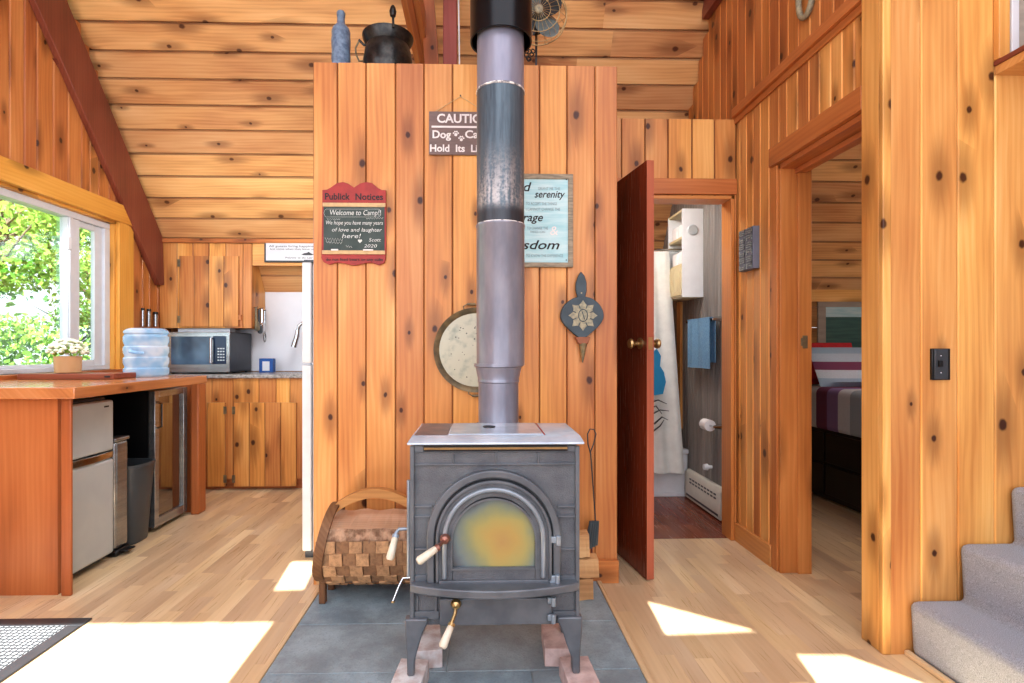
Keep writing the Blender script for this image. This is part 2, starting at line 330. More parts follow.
# ---------------------------------------------------------------- mesh builder
WL={}
class MB:
    def __init__(s): s.v=[];s.f=[];s.uv=[];s.t=[]
    def face(s,pts,uv=None,t=.5):
        i=len(s.v); s.v+= [Vector(p) for p in pts]; s.f.append(tuple(range(i,i+len(pts))))
        s.uv.append(uv if uv else [(p[0]+p[1],p[2],0) for p in pts]); s.t.append(t); return s
    def add(s,verts,faces,grain='z',t=None,seed=None):
        """indexed geometry; grain axis decides the along coordinate"""
        i=len(s.v); s.v+=[Vector(p) for p in verts]
        t=R() if t is None else t; seed=ru(0,90) if seed is None else seed
        for f in faces:
            s.f.append(tuple(i+k for k in f))
            L=[]
            for k in f:
                x,y,z=verts[k]
                L.append({'z':(x+y,z,seed),'x':(y+z,x,seed),'y':(x+z,y,seed)}[grain])
            s.uv.append(L); s.t.append(t)
        return s
    def box(s,x0,x1,y0,y1,z0,z1,grain='z',t=None):
        x0,x1=min(x0,x1),max(x0,x1);y0,y1=min(y0,y1),max(y0,y1);z0,z1=min(z0,z1),max(z0,z1)
        v=[(x0,y0,z0),(x1,y0,z0),(x1,y1,z0),(x0,y1,z0),(x0,y0,z1),(x1,y0,z1),(x1,y1,z1),(x0,y1,z1)]
        return s.add(v,[(0,3,2,1),(4,5,6,7),(0,1,5,4),(1,2,6,5),(2,3,7,6),(3,0,4,7)],grain,t)
    def board(s,O,U,V,N,w,L,th=.018,ch=.006,gap=.0012,t=None,ct=None):
        O=Vector(O);U=Vector(U);V=Vector(V);N=Vector(N); t=R() if t is None else t; sd=ru(0,90)
        prof=[(gap,0),(gap,th-ch),(gap+ch,th),(w-gap-ch,th),(w-gap,th-ch),(w-gap,0)]
        i=len(s.v)
        for l in (0,L):
            for a,b in prof: s.v.append(O+U*a+N*b+V*l)
        for k in range(5):
            s.f.append((i+k,i+k+1,i+k+7,i+k+6))
            a0,a1=prof[k][0],prof[k+1][0]; s.uv.append([(a0,0,sd),(a1,0,sd),(a1,L,sd),(a0,L,sd)]); s.t.append(t if (ct is None or k==2) else ct)
        for b,l in ((0,0.),(6,L)):
            s.f.append(tuple(i+b+k for k in (range(6) if b else reversed(range(6))))); s.uv.append([(p[0],l+p[1],sd) for p in prof]); s.t.append(t)
        return s
    def prism(s,poly,ax,a0,a1,grain='z',t=None):
        """poly 2D in the plane orthogonal to ax ('y': (x,z); 'x': (y,z); 'z': (x,y))"""
        def P(p,a): return {'y':(p[0],a,p[1]),'x':(a,p[0],p[1]),'z':(p[0],p[1],a)}[ax]
        n=len(poly); v=[P(p,a0) for p in poly]+[P(p,a1) for p in poly]
        f=[tuple(range(n)),tuple(reversed(range(n,2*n)))]+[(k,k+n,(k+1)%n+n,(k+1)%n) for k in range(n)]
        return s.add(v,f,grain,t)
    def lathe(s,prof,c=(0,0,0),axis='z',n=32,t=.5,cap=True,sc=(1,1)):
        c=Vector(c); i=len(s.v)
        for r,h in prof:
            for k in range(n):
                a=2*math.pi*k/n; x=r*math.cos(a)*sc[0]; y=r*math.sin(a)*sc[1]
                s.v.append(c+Vector({'z':(x,y,h),'y':(x,h,y),'x':(h,x,y)}[axis]))
        for j in range(len(prof)-1):
            for k in range(n):
                a=i+j*n+k; b=i+j*n+(k+1)%n
                s.f.append((a,b,b+n,a+n)); s.uv.append([(k*.01,prof[j][1],3)]*4); s.t.append(t)
        if cap:
            for j in (0,len(prof)-1):
                if prof[j][0]>1e-5: s.f.append(tuple(i+j*n+k for k in range(n))); s.uv.append([(0,0,3)]*n); s.t.append(t)
        return s
    def tube(s,pts,r,n=10,t=.5,cap=True):
        pts=[Vector(p) for p in pts]; rs=r if isinstance(r,(list,tuple)) else [r]*len(pts); i=len(s.v)
        up=None; acc=0
        for j,p in enumerate(pts):
            d=(pts[min(j+1,len(pts)-1)]-pts[max(j-1,0)]).normalized()
            if up is None: up=d.orthogonal().normalized()
            else:
                up=(up-d*up.dot(d)); up=up.normalized() if up.length>1e-6 else d.orthogonal().normalized()
            w=d.cross(up)
            for k in range(n):
                a=2*math.pi*k/n; s.v.append(p+(up*math.cos(a)+w*math.sin(a))*rs[j])
        for j in range(len(pts)-1):
            l=(pts[j+1]-pts[j]).length
            for k in range(n):
                a=i+j*n+k; b=i+j*n+(k+1)%n
                s.f.append((a,b,b+n,a+n)); s.uv.append([(k*.02,acc,5),((k+1)*.02,acc,5),((k+1)*.02,acc+l,5),(k*.02,acc+l,5)]); s.t.append(t)
            acc+=l
        if cap:
            s.f.append(tuple(i+k for k in range(n))); s.uv.append([(0,0,5)]*n); s.t.append(t)
            e=i+(len(pts)-1)*n; s.f.append(tuple(e+k for k in range(n))); s.uv.append([(0,0,5)]*n); s.t.append(t)
        return s
    def arch(s,cx,cz,ro,ri,zb,y0,y1,n=28,sz=1.):
        """arched band: legs down to zb, round top"""
        def path(r): return [(cx-r,zb)]+[(cx-r*math.cos(math.pi*k/n),cz+r*sz*math.sin(math.pi*k/n)) for k in range(n+1)]+[(cx+r,zb)]
        a=path(ro); b=path(ri)
        for k in range(len(a)-1):
            v=[(a[k][0],y0,a[k][1]),(a[k+1][0],y0,a[k+1][1]),(b[k+1][0],y0,b[k+1][1]),(b[k][0],y0,b[k][1])]
            v+= [(p[0],y1,p[2]) for p in v]
            fc=[(0,1,2,3),(7,6,5,4),(0,4,5,1),(2,6,7,3)]
            if k==0: fc.append((0,3,7,4))
            if k==len(a)-2: fc.append((1,5,6,2))
            s.add(v,fc,t=.5,seed=1)
        return s
    def build(s,name,mat,parent=None,bevel=0,smooth=False,seg=2,kind=None,label=None,cat=None,group=None,origin=None,weld=False):
        me=bpy.data.meshes.new(name)
        if parent is not None: o0=WL[parent.name]
        elif origin is not None: o0=Vector(origin)
        else:
            xs=[v[0] for v in s.v];ys=[v[1] for v in s.v];zs=[v[2] for v in s.v]
            o0=Vector(((min(xs)+max(xs))/2,(min(ys)+max(ys))/2,min(zs)))
        me.from_pydata([tuple(v-o0) for v in s.v],[],s.f)
        me.attributes.new('bco','FLOAT_VECTOR','CORNER'); me.attributes.new('tint','FLOAT','CORNER')
        fl=[];ft=[]
        for L,t in zip(s.uv,s.t):
            for q in L: fl+= [float(q[0]),float(q[1]),float(q[2])]; ft.append(float(t))
        me.attributes['bco'].data.foreach_set('vector',fl); me.attributes['tint'].data.foreach_set('value',ft)
        import bmesh
        bm=bmesh.new(); bm.from_mesh(me)
        if weld: bmesh.ops.remove_doubles(bm,verts=bm.verts,dist=1e-5)
        bmesh.ops.recalc_face_normals(bm,faces=bm.faces); bm.to_mesh(me); bm.free()
        me.materials.append(mat)
        if smooth:
            me.polygons.foreach_set('use_smooth',[True]*len(me.polygons)); me.set_sharp_from_angle(angle=math.radians(38))
        o=bpy.data.objects.new(name,me); col.objects.link(o)
        if parent is not None: o.parent=parent; o.location=(0,0,0); WL[o.name]=o0
        else: o.location=o0; WL[o.name]=o0
        if bevel:
            m=o.modifiers.new('edge','BEVEL'); m.width=bevel; m.segments=seg; m.limit_method='ANGLE'; m.angle_limit=math.radians(35)
            me.polygons.foreach_set('use_smooth',[True]*len(me.polygons)); m.harden_normals=False
            me.set_sharp_from_angle(angle=math.radians(60))
        if kind: o['kind']=kind
        if label: o['label']=label
        if cat: o['category']=cat
        if group: o['group']=group
        return o
def thing(name,loc,label,cat,group=None,kind=None):
    o=bpy.data.objects.new(name,None); col.objects.link(o); o.location=loc; o.empty_display_size=.1
    WL[o.name]=Vector(loc)
    if label: o['label']=label
    if cat: o['category']=cat
    if group: o['group']=group
    if kind: o['kind']=kind
    return o
def text(lines,Y,mat,parent,name='lettering',ext=.0012,bold=0.):
    """lines: (string, px0, px1, py_base, cap height px or None, shear) laid on plane Y facing the camera"""
    for (st,x0,x1,yb,hpx,sh) in lines:
        vs=MB()
        cu=bpy.data.curves.new('t','FONT'); cu.body=st; cu.size=1; cu.shear=sh; cu.extrude=0; cu.offset=bold
        cu.resolution_u=3
        ob=bpy.data.objects.new('t',cu); col.objects.link(ob); bpy.context.view_layer.update()
        dg=bpy.context.evaluated_depsgraph_get(); me=bpy.data.meshes.new_from_object(ob.evaluated_get(dg))
        xs=[v.co.x for v in me.vertices]; mx,mn=max(xs),min(xs)
        A=aY(x0,yb,Y);Bq=aY(x1,yb,Y); kx=(Bq.x-A.x)/(mx-mn)
        kz=kx if hpx is None else (aY(x0,yb-hpx,Y).z-A.z)/.70
        for v in me.vertices: vs.v.append(Vector((A.x+(v.co.x-mn)*kx,Y-ext,A.z+v.co.y*kz)))
        for p in me.polygons:
            vs.f.append(tuple(k for k in p.vertices)); vs.uv.append([(0,0,0)]*len(p.vertices)); vs.t.append(.5)
        bpy.data.objects.remove(ob); bpy.data.meshes.remove(me); bpy.data.curves.remove(cu)
        vs.build(name,mat,parent)
def pbox(mb,x0,y0,x1,y1,Y,dy,grain='z',t=None):
    """box whose front face on plane Y spans the given region, dy deep behind"""
    a=aY(x0,y1,Y);b=aY(x1,y0,Y); return mb.box(a.x,b.x,Y,Y+dy,a.z,b.z,grain,t)

# ================================================================= SHELL
XL=-2.72; XR=1.51; YB=4.92; YC=2.57; YBW=3.11; YF=1.925; XU=1.575
RS=1.443; RY0=4.6; RZ0=aY(200,238,4.6).z
def roofz(Y): return RZ0+(RY0-Y)*RS
RIDGE=1.2
# floor: narrow laminate strips running away from the viewer
mb=MB(); w=.066; x=XL
while x<4.6:
    y=-1.9-R()*.5
    while y<4.95:
        l=ru(.32,.62); y0=max(y,-1.9); y1=min(y+l,4.95)
        # the bathroom has its own floor
        xm=x+w/2
        if 0.72<xm<1.6 and y1>YBW+.03: y1=min(y1,YBW+.03)
        if y1>y0+.001:
            sd=ru(0,90); mb.face([(x,y0,0),(x+w,y0,0),(x+w,y1,0),(x,y1,0)],[(0,y0,sd),(w,y0,sd),(w,y1,sd),(0,y1,sd)],R())
        y+=l
    x+=w
mb.box(XL,4.6,-1.9,4.95,-.08,-.02,t=.5)
mb.build('floor',M['floor'],kind='structure')
mb=MB()
for k in range(10):
    for j in range(4):
        sd=ru(0,90); x0=.70+k*.1; y0=YBW+.03+j*.45+(k%2)*.2-.2; y1=min(y0+.45,4.92); y0=max(y0,YBW+.03)
        mb.face([(x0,y0,.001),(x0+.098,y0,.001),(x0+.098,y1-.002,.001),(x0,y1-.002,.001)],[(0,y0,sd),(.1,y0,sd),(.1,y1,sd),(0,y1,sd)],R())
mb.box(.70,1.7,YBW+.03,4.92,-.02,0,t=.2)
mb.build('floor_bathroom',M['bathfloor'],kind='structure')

# back roof slope, boards across
mb=MB(); cw=.174; dirV=Vector((0,-1,RS)).normalized(); nrm=Vector((0,-RS,-1)).normalized()
start=Vector((0,RY0,RZ0))-dirV*cw*4
n=int((RY0+.75-RIDGE)*math.sqrt(1+RS*RS)/cw)+2
for k in range(n):
    O=start+dirV*cw*k; xa=-3.2
    O=Vector((xa,O.y,O.z))-nrm*.02
    cuts=[-3.2]+([ru(-.6,1.1)] if k%2 else [ru(.9,2.4)])+[4.6]
    for a,b in zip(cuts,cuts[1:]): mb.board((a,O.y,O.z),dirV,(1,0,0),nrm,cw,b-a,th=.03,ch=.009,gap=.0008,ct=-.5)
e0=start; e1=start+dirV*cw*n
mb.add([(-3.2,e0.y+.04,e0.z+.02),(4.6,e0.y+.04,e0.z+.02),(4.6,e1.y+.04,e1.z+.02),(-3.2,e1.y+.04,e1.z+.02),
        (-3.2,e0.y+.2,e0.z+.12),(4.6,e0.y+.2,e0.z+.12),(4.6,e1.y+.2,e1.z+.12),(-3.2,e1.y+.2,e1.z+.12)],
        [(0,1,2,3),(7,6,5,4),(0,4,5,1),(2,6,7,3),(0,3,7,4),(1,5,6,2)],'x',.5)
mb.build('ceiling',M['pine_roof'],kind='structure')
# front roof slope behind the viewer
zr=e1.z; yr=e1.y
mb=MB(); z0=2.75
dz=(zr-z0)/(yr+1.8)
mb.add([(-3.2,yr,zr),(4.6,yr,zr),(4.6,-1.85,z0-.05*dz),(-3.2,-1.85,z0-.05*dz),(-3.2,yr,zr+.12),(4.6,yr,zr+.12),(4.6,-1.85,z0+.12),(-3.2,-1.85,z0+.12)],
        [(0,1,2,3),(7,6,5,4),(0,4,5,1),(2,6,7,3),(0,3,7,4),(1,5,6,2)],'x',.5)
mb.build('ceiling',M['pine_roof'],kind='structure')
# eave board outside the gable
mb=MB(); a=start+dirV*0
mb.add([(-3.22,a.y+.25,a.z-.25),(-3.22,a.y+.05,a.z-.02),(-3.22,yr,zr),(-3.22,yr,zr-.2),(-3.28,a.y+.25,a.z-.25),(-3.28,a.y+.05,a.z-.02),(-3.28,yr,zr),(-3.28,yr,zr-.2)],
  [(0,1,2,3),(7,6,5,4),(0,4,5,1),(2,6,7,3),(0,3,7,4),(1,5,6,2)],'y',.5)
mb.build('trim_eave',M['eave'],kind='structure')

# gable wall with the big window
WIN_Y1=aX(116,222,XL).y; WIN_Z1=aX(116,222,XL).z; WIN_Z0=aX(60,372,XL).z; WIN_Y0=1.55
def vboards(mb,plane,a0,a1,w,seg,N,base,t=None,jit=0.,th=.018,ct=None):
    """vertical boards; plane 'X' -> wall x=base, boards step along y; 'Y' -> wall y=base, along x"""
    a=a0
    while a<a1-.004:
        ww=min(w*(1+ru(-jit,jit)),a1-a)
        for z0,z1 in seg(a,a+ww):
            if z1-z0<.01: continue
            if plane=='X': mb.board((base,a,z0),(0,1,0),(0,0,1),N,ww,z1-z0,th=th,t=t,ct=ct,ch=.0045 if ct else .006)
            else: mb.board((a,base,z0),(1,0,0),(0,0,1),N,ww,z1-z0,th=th,t=t,ct=ct,ch=.0045 if ct else .006)
        a+=ww
mb=MB()
def segL(a,b):
    top=min(roofz(b)+.0,7.2) if a>1.1 else min(z0+(b+1.8)*dz,7.0)
    if b<=WIN_Y0 or a>=WIN_Y1-.001: return [(0,top)]
    return [(0,WIN_Z0),(WIN_Z1,top)]
for (p,q) in ((-1.9,WIN_Y0),(WIN_Y0,WIN_Y1),(WIN_Y1,YB)):
    vboards(mb,'X',p,q,.105,segL,(1,0,0),XL-.018,jit=.25)
mb.build('wall_left',M['pine_red'],kind='structure')
# exterior skin so the gable is solid
mb=MB()
yy=-1.88
while yy<YB-.01:
    y2=min(yy+.12,YB)
    for brk in (WIN_Y0,WIN_Y1):
        if yy<brk-.001<y2: y2=brk
    ym_=(yy+y2)/2; zt_=roofz(y2) if ym_>yr else z0+(yy+1.85)*dz
    if WIN_Y0<ym_<WIN_Y1: mb.box(XL-.14,XL-.02,yy,y2,0,WIN_Z0).box(XL-.14,XL-.02,yy,y2,WIN_Z1,max(zt_,WIN_Z1+.01))
    else: mb.box(XL-.14,XL-.02,yy,y2,0,zt_)
    yy=y2
mb.build('wall_gable_exterior',M['eave'],kind='structure')
# rafter along the gable
xa=-2.675
P=[aX(67,0,xa),aX(163,238,xa),aX(164.5,285,xa),aX(159.5,285,xa),aX(35,0,xa)]
ext=[]
d1=(P[0]-P[1]); P0=P[0]+d1*.9; d2=(P[4]-P[3]); P4=P[4]+d2*.8
mb=MB(); poly=[(P0.y,P0.z),(P[1].y,P[1].z),(P[2].y,P[2].z),(P[3].y,P[3].z),(P[4].y,P[4].z),(P4.y,P4.z)]
mb.prism(poly,'x',XL+.002,xa,'z',t=.6)
mb.build('roof_rafter',M['rafter'],bevel=.004,label='dark red-brown sloping roof rafter along the window wall',cat='beam')
mb=MB()
for (u0,v0,u1,v1) in ((58,60,76,90),(76,88,104,146),(104,142,119,186)):
    a=aX(u0,v0,XL+.02);b=aX(u1,v1,XL+.02)
    mb.add([(XL,a.y-.02,a.z),(XL,a.y+.06,a.z),(XL,b.y+.06,b.z),(XL,b.y-.02,b.z),(XL+.02,a.y-.02,a.z),(XL+.02,a.y+.06,a.z),(XL+.02,b.y+.06,b.z),(XL+.02,b.y-.02,b.z)],[(0,1,2,3),(7,6,5,4),(0,4,5,1),(2,6,7,3),(0,3,7,4),(1,5,6,2)],'z',.4)
mb.build('trim_rafter',M['rafter'],kind='structure')
# window trim (wood), then the vinyl window
mb=MB()
zt=WIN_Z1+.135
mb.box(XL,XL+.035,WIN_Y0-.12,WIN_Y1+.17,WIN_Z1,zt,'y',.6)
mb.box(XL,XL+.03,WIN_Y1-.005,WIN_Y1+.11,.95,WIN_Z1,'z',.5)
mb.box(XL,XL+.022,WIN_Y1+.11,WIN_Y1+.17,.95,WIN_Z1,'z',.9)
mb.box(XL-.1,XL,WIN_Y0,WIN_Y1,WIN_Z1-.02,WIN_Z1,'y',.4)
mb.box(XL-.1,XL,WIN_Y1-.02,WIN_Y1,WIN_Z0,WIN_Z1,'z',.4)
mb.box(XL,XL+.03,WIN_Y0-.12,WIN_Y0,.95,WIN_Z1,'z',.5)
mb.build('trim_window',M['wintrim'],kind='structure',bevel=.003)
mb=MB(); mb.box(XL-.02,XL+.07,WIN_Y0-.1,WIN_Y1+.1,WIN_Z0-.035,WIN_Z0,'y',.5)
mb.build('trim_window_sill',M['barwood'],kind='structure',bevel=.003)
wn=thing('window_1',(XL-.06,3.,WIN_Z0),None,None,kind='structure')
ym0=aX(64,300,XL-.06).y; ym1=aX(76,300,XL-.06).y
y0,y1,zz0,zz1=WIN_Y0+.0,WIN_Y1-.02,WIN_Z0,WIN_Z1-.02
mb=MB(); f=.045
mb.box(XL-.11,XL-.03,y0,y1,zz1-f,zz1).box(XL-.11,XL-.03,y0,y1,zz0,zz0+f*.7).box(XL-.11,XL-.03,y1-.055,y1,zz0+f*.7,zz1-f).box(XL-.11,XL-.03,y0,y0+f,zz0+f*.7,zz1-f)
mb.build('frame',M['whitew'],wn,bevel=.004)
zA=zz0+f*.7;zB_=zz1-f
mb=MB(); mb.box(XL-.09,XL-.035,ym0,ym1,zA,zB_).box(XL-.035,XL-.025,ym0+.005,ym0+.035,zA,zB_)
mb.box(XL-.08,XL-.05,ym1,y1-.13,zA,zA+.04).box(XL-.08,XL-.05,ym1,y1-.13,zB_-.04,zB_).box(XL-.08,XL-.05,y1-.13,y1-.055,zA,zB_).box(XL-.08,XL-.05,2.0,ym0,zA,zA+.02)
mb.build('sash',M['whitew'],wn,bevel=.004)
MB().box(XL-.071,XL-.067,y0+f,ym0,zz0+.03,zz1-f).build('pane',M['winglass'],wn)
MB().box(XL-.066,XL-.062,ym1,y1-.055,zz0+.03,zz1-f).build('pane',M['winglass'],wn)
lk=aX(68,243,XL-.03); MB().box(XL-.03,XL-.015,lk.y-.02,lk.y+.02,lk.z-.045,lk.z+.045).build('latch',M['white'],wn,bevel=.008)

# kitchen back wall, far wall behind bath and bedroom
def wallbox(name,x0,x1,y0,y1,z0,z1,mat): return MB().box(x0,x1,y0,y1,z0,z1).build(name,mat,kind='structure')
mb=MB(); vboards(mb,'Y',XL,-.1,.13,lambda a,b:[(0,1.62)],(0,-1,0),YB,jit=.1)
mb.build('wall_back',M['pine'],kind='structure')
wallbox('wall_backsplash',aY(165,300,4.88).x-.02,-.15,4.885,YB-.02,.93,aY(280,284,4.885).z,M['splash'])
wallbox('wall_bath_back',-.1,1.62,YB,YB+.05,0,1.75,M['bedroom_wall'])
mb=MB()
for k in range(9): mb.board((1.62,YB,.0+k*.19),(0,0,1),(1,0,0),(0,-1,0),.19,3.0,th=.03,ch=.012)
mb.build('wall_bedroom_back',M['bedroom_wall'],kind='structure')
# central partition wall: front boards + sides + top
edges=[313,337.5,366,395.5,424,452.5,481,510,539.5,567,595,617.5]
zt=aY(470,64.5,YC).z
mb=MB()
for a,b in zip(edges,edges[1:]):
    xa_,xb_=aY(a,300,YC).x,aY(b,300,YC).x
    mb.board((xa_,YC+.018,0),(1,0,0),(0,0,1),(0,-1,0),xb_-xa_,zt,th=.018,ch=.004,ct=-.5,gap=.0008)
cx0=aY(313,300,YC).x; cx1=aY(617.5,300,YC).x
mb.box(cx0+.001,cx1-.001,YC+.018,YC+.10,0,zt-.002,t=.4)
mb.box(cx1-.09,cx1-.001,YC+.10,YBW+.1,0,zt-.002,t=.4)
mb.box(cx0+.001,cx1-.001,YC+.10,YBW+.3,zt-.06,zt-.004,'x',t=.4)
mb.box(cx1-.09,cx1-.001,YBW+.1,4.9,0,2.3,t=.4)
mb.build('wall_center',M['pine'],kind='structure')
mb=MB(); b0=aY(619,561,2.545)
mb.box(aY(330,570,2.545).x,b0.x,2.545,YC-.001,0,b0.z,'x',.6); mb.build('baseboard_center',M['trim'],kind='structure',bevel=.003)
# bathroom front wall (faces the room) with door opening
OX0=.775; OX1=aY(730,400,YBW).x+.022; OZ=aY(690,196,YBW).z
ztb=aY(680,119,YBW).z
mb=MB(); ed=[617,621.5,645,668,692,714.5,739]
def sb(x0,x1,z0,z1): mb.board((x0,YBW+.018,z0),(1,0,0),(0,0,1),(0,-1,0),x1-x0,z1-z0,th=.018,ch=.004,ct=-.6)
xs=[aY(a,150,YBW).x for a in ed]; xs[0]=cx1-.002; xs[-1]=XR
for a,b in zip(xs,xs[1:]): sb(a,b,OZ,ztb)
sb(OX1+.002,XR,0,OZ); sb(cx1,OX0,0,OZ)
mb.box(cx1,OX0,YBW+.018,YBW+.1,0,ztb,t=.5).box(OX1,XR+.1,YBW+.018,YBW+.1,0,ztb,t=.5).box(OX0,OX1,YBW+.018,YBW+.1,OZ,ztb,t=.5)
mb.build('wall_bathroom',M['pine'],kind='structure')
mb=MB()
a=aY(652,178,YBW-.02);b=aY(738.5,194.5,YBW-.02)
mb.box(OX0-.09,XR-.004,YBW-.022,YBW,b.z,a.z,'x',.3)
mb.box(OX1-.0,XR-.006,YBW-.018,YBW,0,b.z,'z',.8)
mb.box(OX0-.09,OX0,YBW-.018,YBW,0,b.z,'z',.8)
mb.box(OX1-.022,OX1,YBW-.012,YBW+.11,0,OZ,'z',.9).box(OX0,OX0+.02,YBW-.012,YBW+.11,0,OZ,'z',.9)
mb.box(OX0,OX1,YBW-.012,YBW+.11,OZ-.02,OZ,'x',.9)
mb.build('trim_bathroom_door',M['trim'],kind='structure',bevel=.003)
# right wall with the bedroom opening; upper part set back above a ledge
DY0=2.039; DY1=2.66; DZ=2.055
mb=MB()
def segR(a,b):
    if b<=DY0+.001 or a>=DY1-.001: return [(0,2.50)]
    return [(DZ,2.50)]
for p,q in ((YF,DY0),(DY0,DY1),(DY1,YBW)):
    vboards(mb,'X',p,q,.082,segR,(-1,0,0),XR+.018,jit=.15,ct=1.7)
mb.box(XR+.018,XR+.13,YF+.02,DY0,0,2.5,t=.5).box(XR+.018,XR+.13,DY0,DY1,DZ,2.5,t=.5).box(XR+.018,XR+.13,DY1,YBW,0,2.5,t=.5)
mb.build('wall_right',M['pine'],kind='structure')
mb=MB()
vboards(mb,'X',YF-.02,4.25,.086,lambda a,b:[(2.5,max(2.51,min(roofz(b)-.0,6.8)))],(-1,0,0),XU+.018,jit=.15,ct=1.5)
mb.build('wall_right_upper',M['pine_red'],kind='structure')
mb=MB(); mb.box(XR-.03,XU,YF+.02,YBW,2.485,2.535,'y',.3).box(XR-.012,XR,YF+.02,YBW,2.45,2.485,'y',.5); mb.build('trim_ledge',M['trim'],kind='structure',bevel=.003)
# bedroom casing
mb=MB()
mb.box(XR-.03,XR,DY0-.001,DY1+.045,DZ,DZ+.095,'y',.45)
mb.box(XR-.012,XR,DY1,DY1+.05,0,DZ,'z',.7)
mb.box(XR-.004,XR+.148,DY1-.02,DY1+.02,0,DZ,'z',.8)
mb.box(XR+.08,XR+.148,DY1-.034,DY1-.02,0,DZ-.02,'z',.9)
mb.box(XR-.004,XR+.16,DY0,DY1,DZ-.025,DZ,'y',.1)
mb.box(XR+.07,XR+.12,DY0,DY1,DZ-.05,DZ-.025,'y',.0)
mb.build('trim_bedroom_door',M['trim'],kind='structure',bevel=.003)
mb=MB(); mb.box(XR-.03,XR+.16,YF+.021,DY0-.002,0,2.484,'z',.8); mb.build('trim_bedroom_jamb',M['pine_light'],kind='structure',bevel=.004)
mb=MB(); mb.box(XR-.015,XR,DY1+.055,YBW,0,.11,'y',.5); mb.build('baseboard_right',M['pine'],kind='structure',bevel=.003)
# front-facing wall to the right
mb=MB(); ed=[887,921,958,995,1033,1071,1109,1150,1200,1260,1330]
for a,b in zip(ed,ed[1:]):
    x0_,x1_=aY(a,300,YF).x,aY(b,300,YF).x
    mb.board((x0_,YF+.018,0),(1,0,0),(0,0,1),(0,-1,0),x1_-x0_,4.6,th=.018,ch=.004,ct=1.5)
mb.box(aY(888,300,YF).x,3.6,YF+.02,YF+.12,0,5.9,t=.5)
mb.build('wall_stairs',M['pine_light'],kind='structure')
mb=MB(); mb.box(XR-.032,XR+.0,YF-.004,YF+.02,0,4.6,'z',.9); mb.build('trim_corner',M['pine_light'],kind='structure',bevel=.004)
# remaining enclosing walls
mb=MB(); mb.box(4.5,4.6,-1.9,YB,0,7,t=.5).box(3.5,3.6,-1.9,YF,0,7,t=.5); mb.build('wall_far_right',M['pine'],kind='structure')
wallbox('wall_bath_right',1.605,1.64,YBW+.0,YB,0,2.5,M['gray_board'])
mb=MB(); vboards(mb,'X',YBW+.1,4.9,.05,lambda a,b:[(0,2.45)],(-1,0,0),1.605,th=.006,t=.5)
mb.build('wall_bath_beadboard',M['gray_board'],kind='structure')
# unseen front wall added as a gobo; openings shaped to cast the sun patches
TE=math.tan(math.radians(25)); YW=-1.8
def wz(Y): return (Y-YW)*TE
holes=[[(-2.6,.55),(-.85,.55),(-.85,2.265),(-2.6,2.285)],
 [(.748,2.403),(1.15,2.114),(.728,2.095)],
 [(1.165,1.977),(1.345,1.972),(1.56,1.72),(1.56,1.2),(1.02,1.2)],
 [(-.96,2.528),(-.82,2.528),(-.86,2.90),(-1.0,2.90)],
 [(-1.88,3.93),(-1.1,3.93),(-1.1,4.01),(-1.88,4.01)],[(-1.5,3.76),(-1.1,3.76),(-1.1,3.79),(-1.5,3.79)]]
cu=bpy.data.curves.new('front','CURVE'); cu.dimensions='2D'; cu.fill_mode='BOTH'; cu.extrude=.02
def spl(pts):
    sp=cu.splines.new('POLY'); sp.points.add(len(pts)-1); sp.use_cyclic_u=True
    for i,p in enumerate(pts): sp.points[i].co=(p[0],p[1],0,1)
spl([(-2.9,0),(3.6,0),(3.6,2.8),(-2.9,2.8)])
for h in holes: spl([(x,wz(y)) for x,y in h])
ob=bpy.data.objects.new('wall_front_gobo',cu); col.objects.link(ob); ob.rotation_euler=(math.pi/2,0,0); ob.location=(0,YW-.03,0); cu.materials.append(M['pine']); ob['kind']='structure'
# purlin on upper right wall, ceiling joist and post
mb=MB(); a=aX(709,20,XU); mb.box(XU-.05,XU,1.2,a.y+.0,a.z,a.z+.12,'y',.3); mb.build('ceiling_purlin',M['rafter'],bevel=.004,label='dark brown beam high on the right wall meeting the sloped ceiling',cat='beam')
zb=3.13
x0_=aZ(400.5,0,zb).x; x1_=aZ(419,0,zb).x
mb=MB(); mb.box(x0_,x1_,1.6,3.80,zb,zb+.16,'y',.7); mb.box(x0_+.035,x1_-.035,1.6,3.79,zb-.006,zb,'y',.2)
mb.build('ceiling_joist',M['trim'],bevel=.003,label='orange-brown ceiling beam ending above the black pot',cat='beam')
mb=MB(); p=aY(421,-2,3.45);q=aY(428,64,3.45);w1=aY(434,0,3.45).x-p.x;w2_=aY(444,64,3.45).x-q.x; mb.add([(p.x,3.45,p.z),(p.x+w1,3.45,p.z),(q.x+w2_,3.45,2.50),(q.x,3.45,2.50),(p.x,3.5,p.z),(p.x+w1,3.5,p.z),(q.x+w2_,3.5,2.50),(q.x,3.5,2.50)],[(0,1,2,3),(7,6,5,4),(0,4,5,1),(2,6,7,3),(0,3,7,4),(1,5,6,2)],'z',-.4)
mb.build('ceiling_brace',M['trim'],label='narrow brown slanting brace beside the orange-brown ceiling beam',cat='beam')
mb=MB(); p=aY(443,0,3.3);q=aY(457,0,3.3); mb.box(p.x,q.x,3.3,3.36,zt-.004,4.0,'z',.6)
mb.build('roof_post',M['post'],bevel=.003,label='dusty red vertical post between ceiling beam and stovepipe',cat='post')
mb=MB(); mb.tube([aY(459.5,66,3.28),aY(458.5,-5,3.28)],.005); mb.build('wall_conduit',M['white'],label='thin white cable running beside the dusty red post',cat='cable')

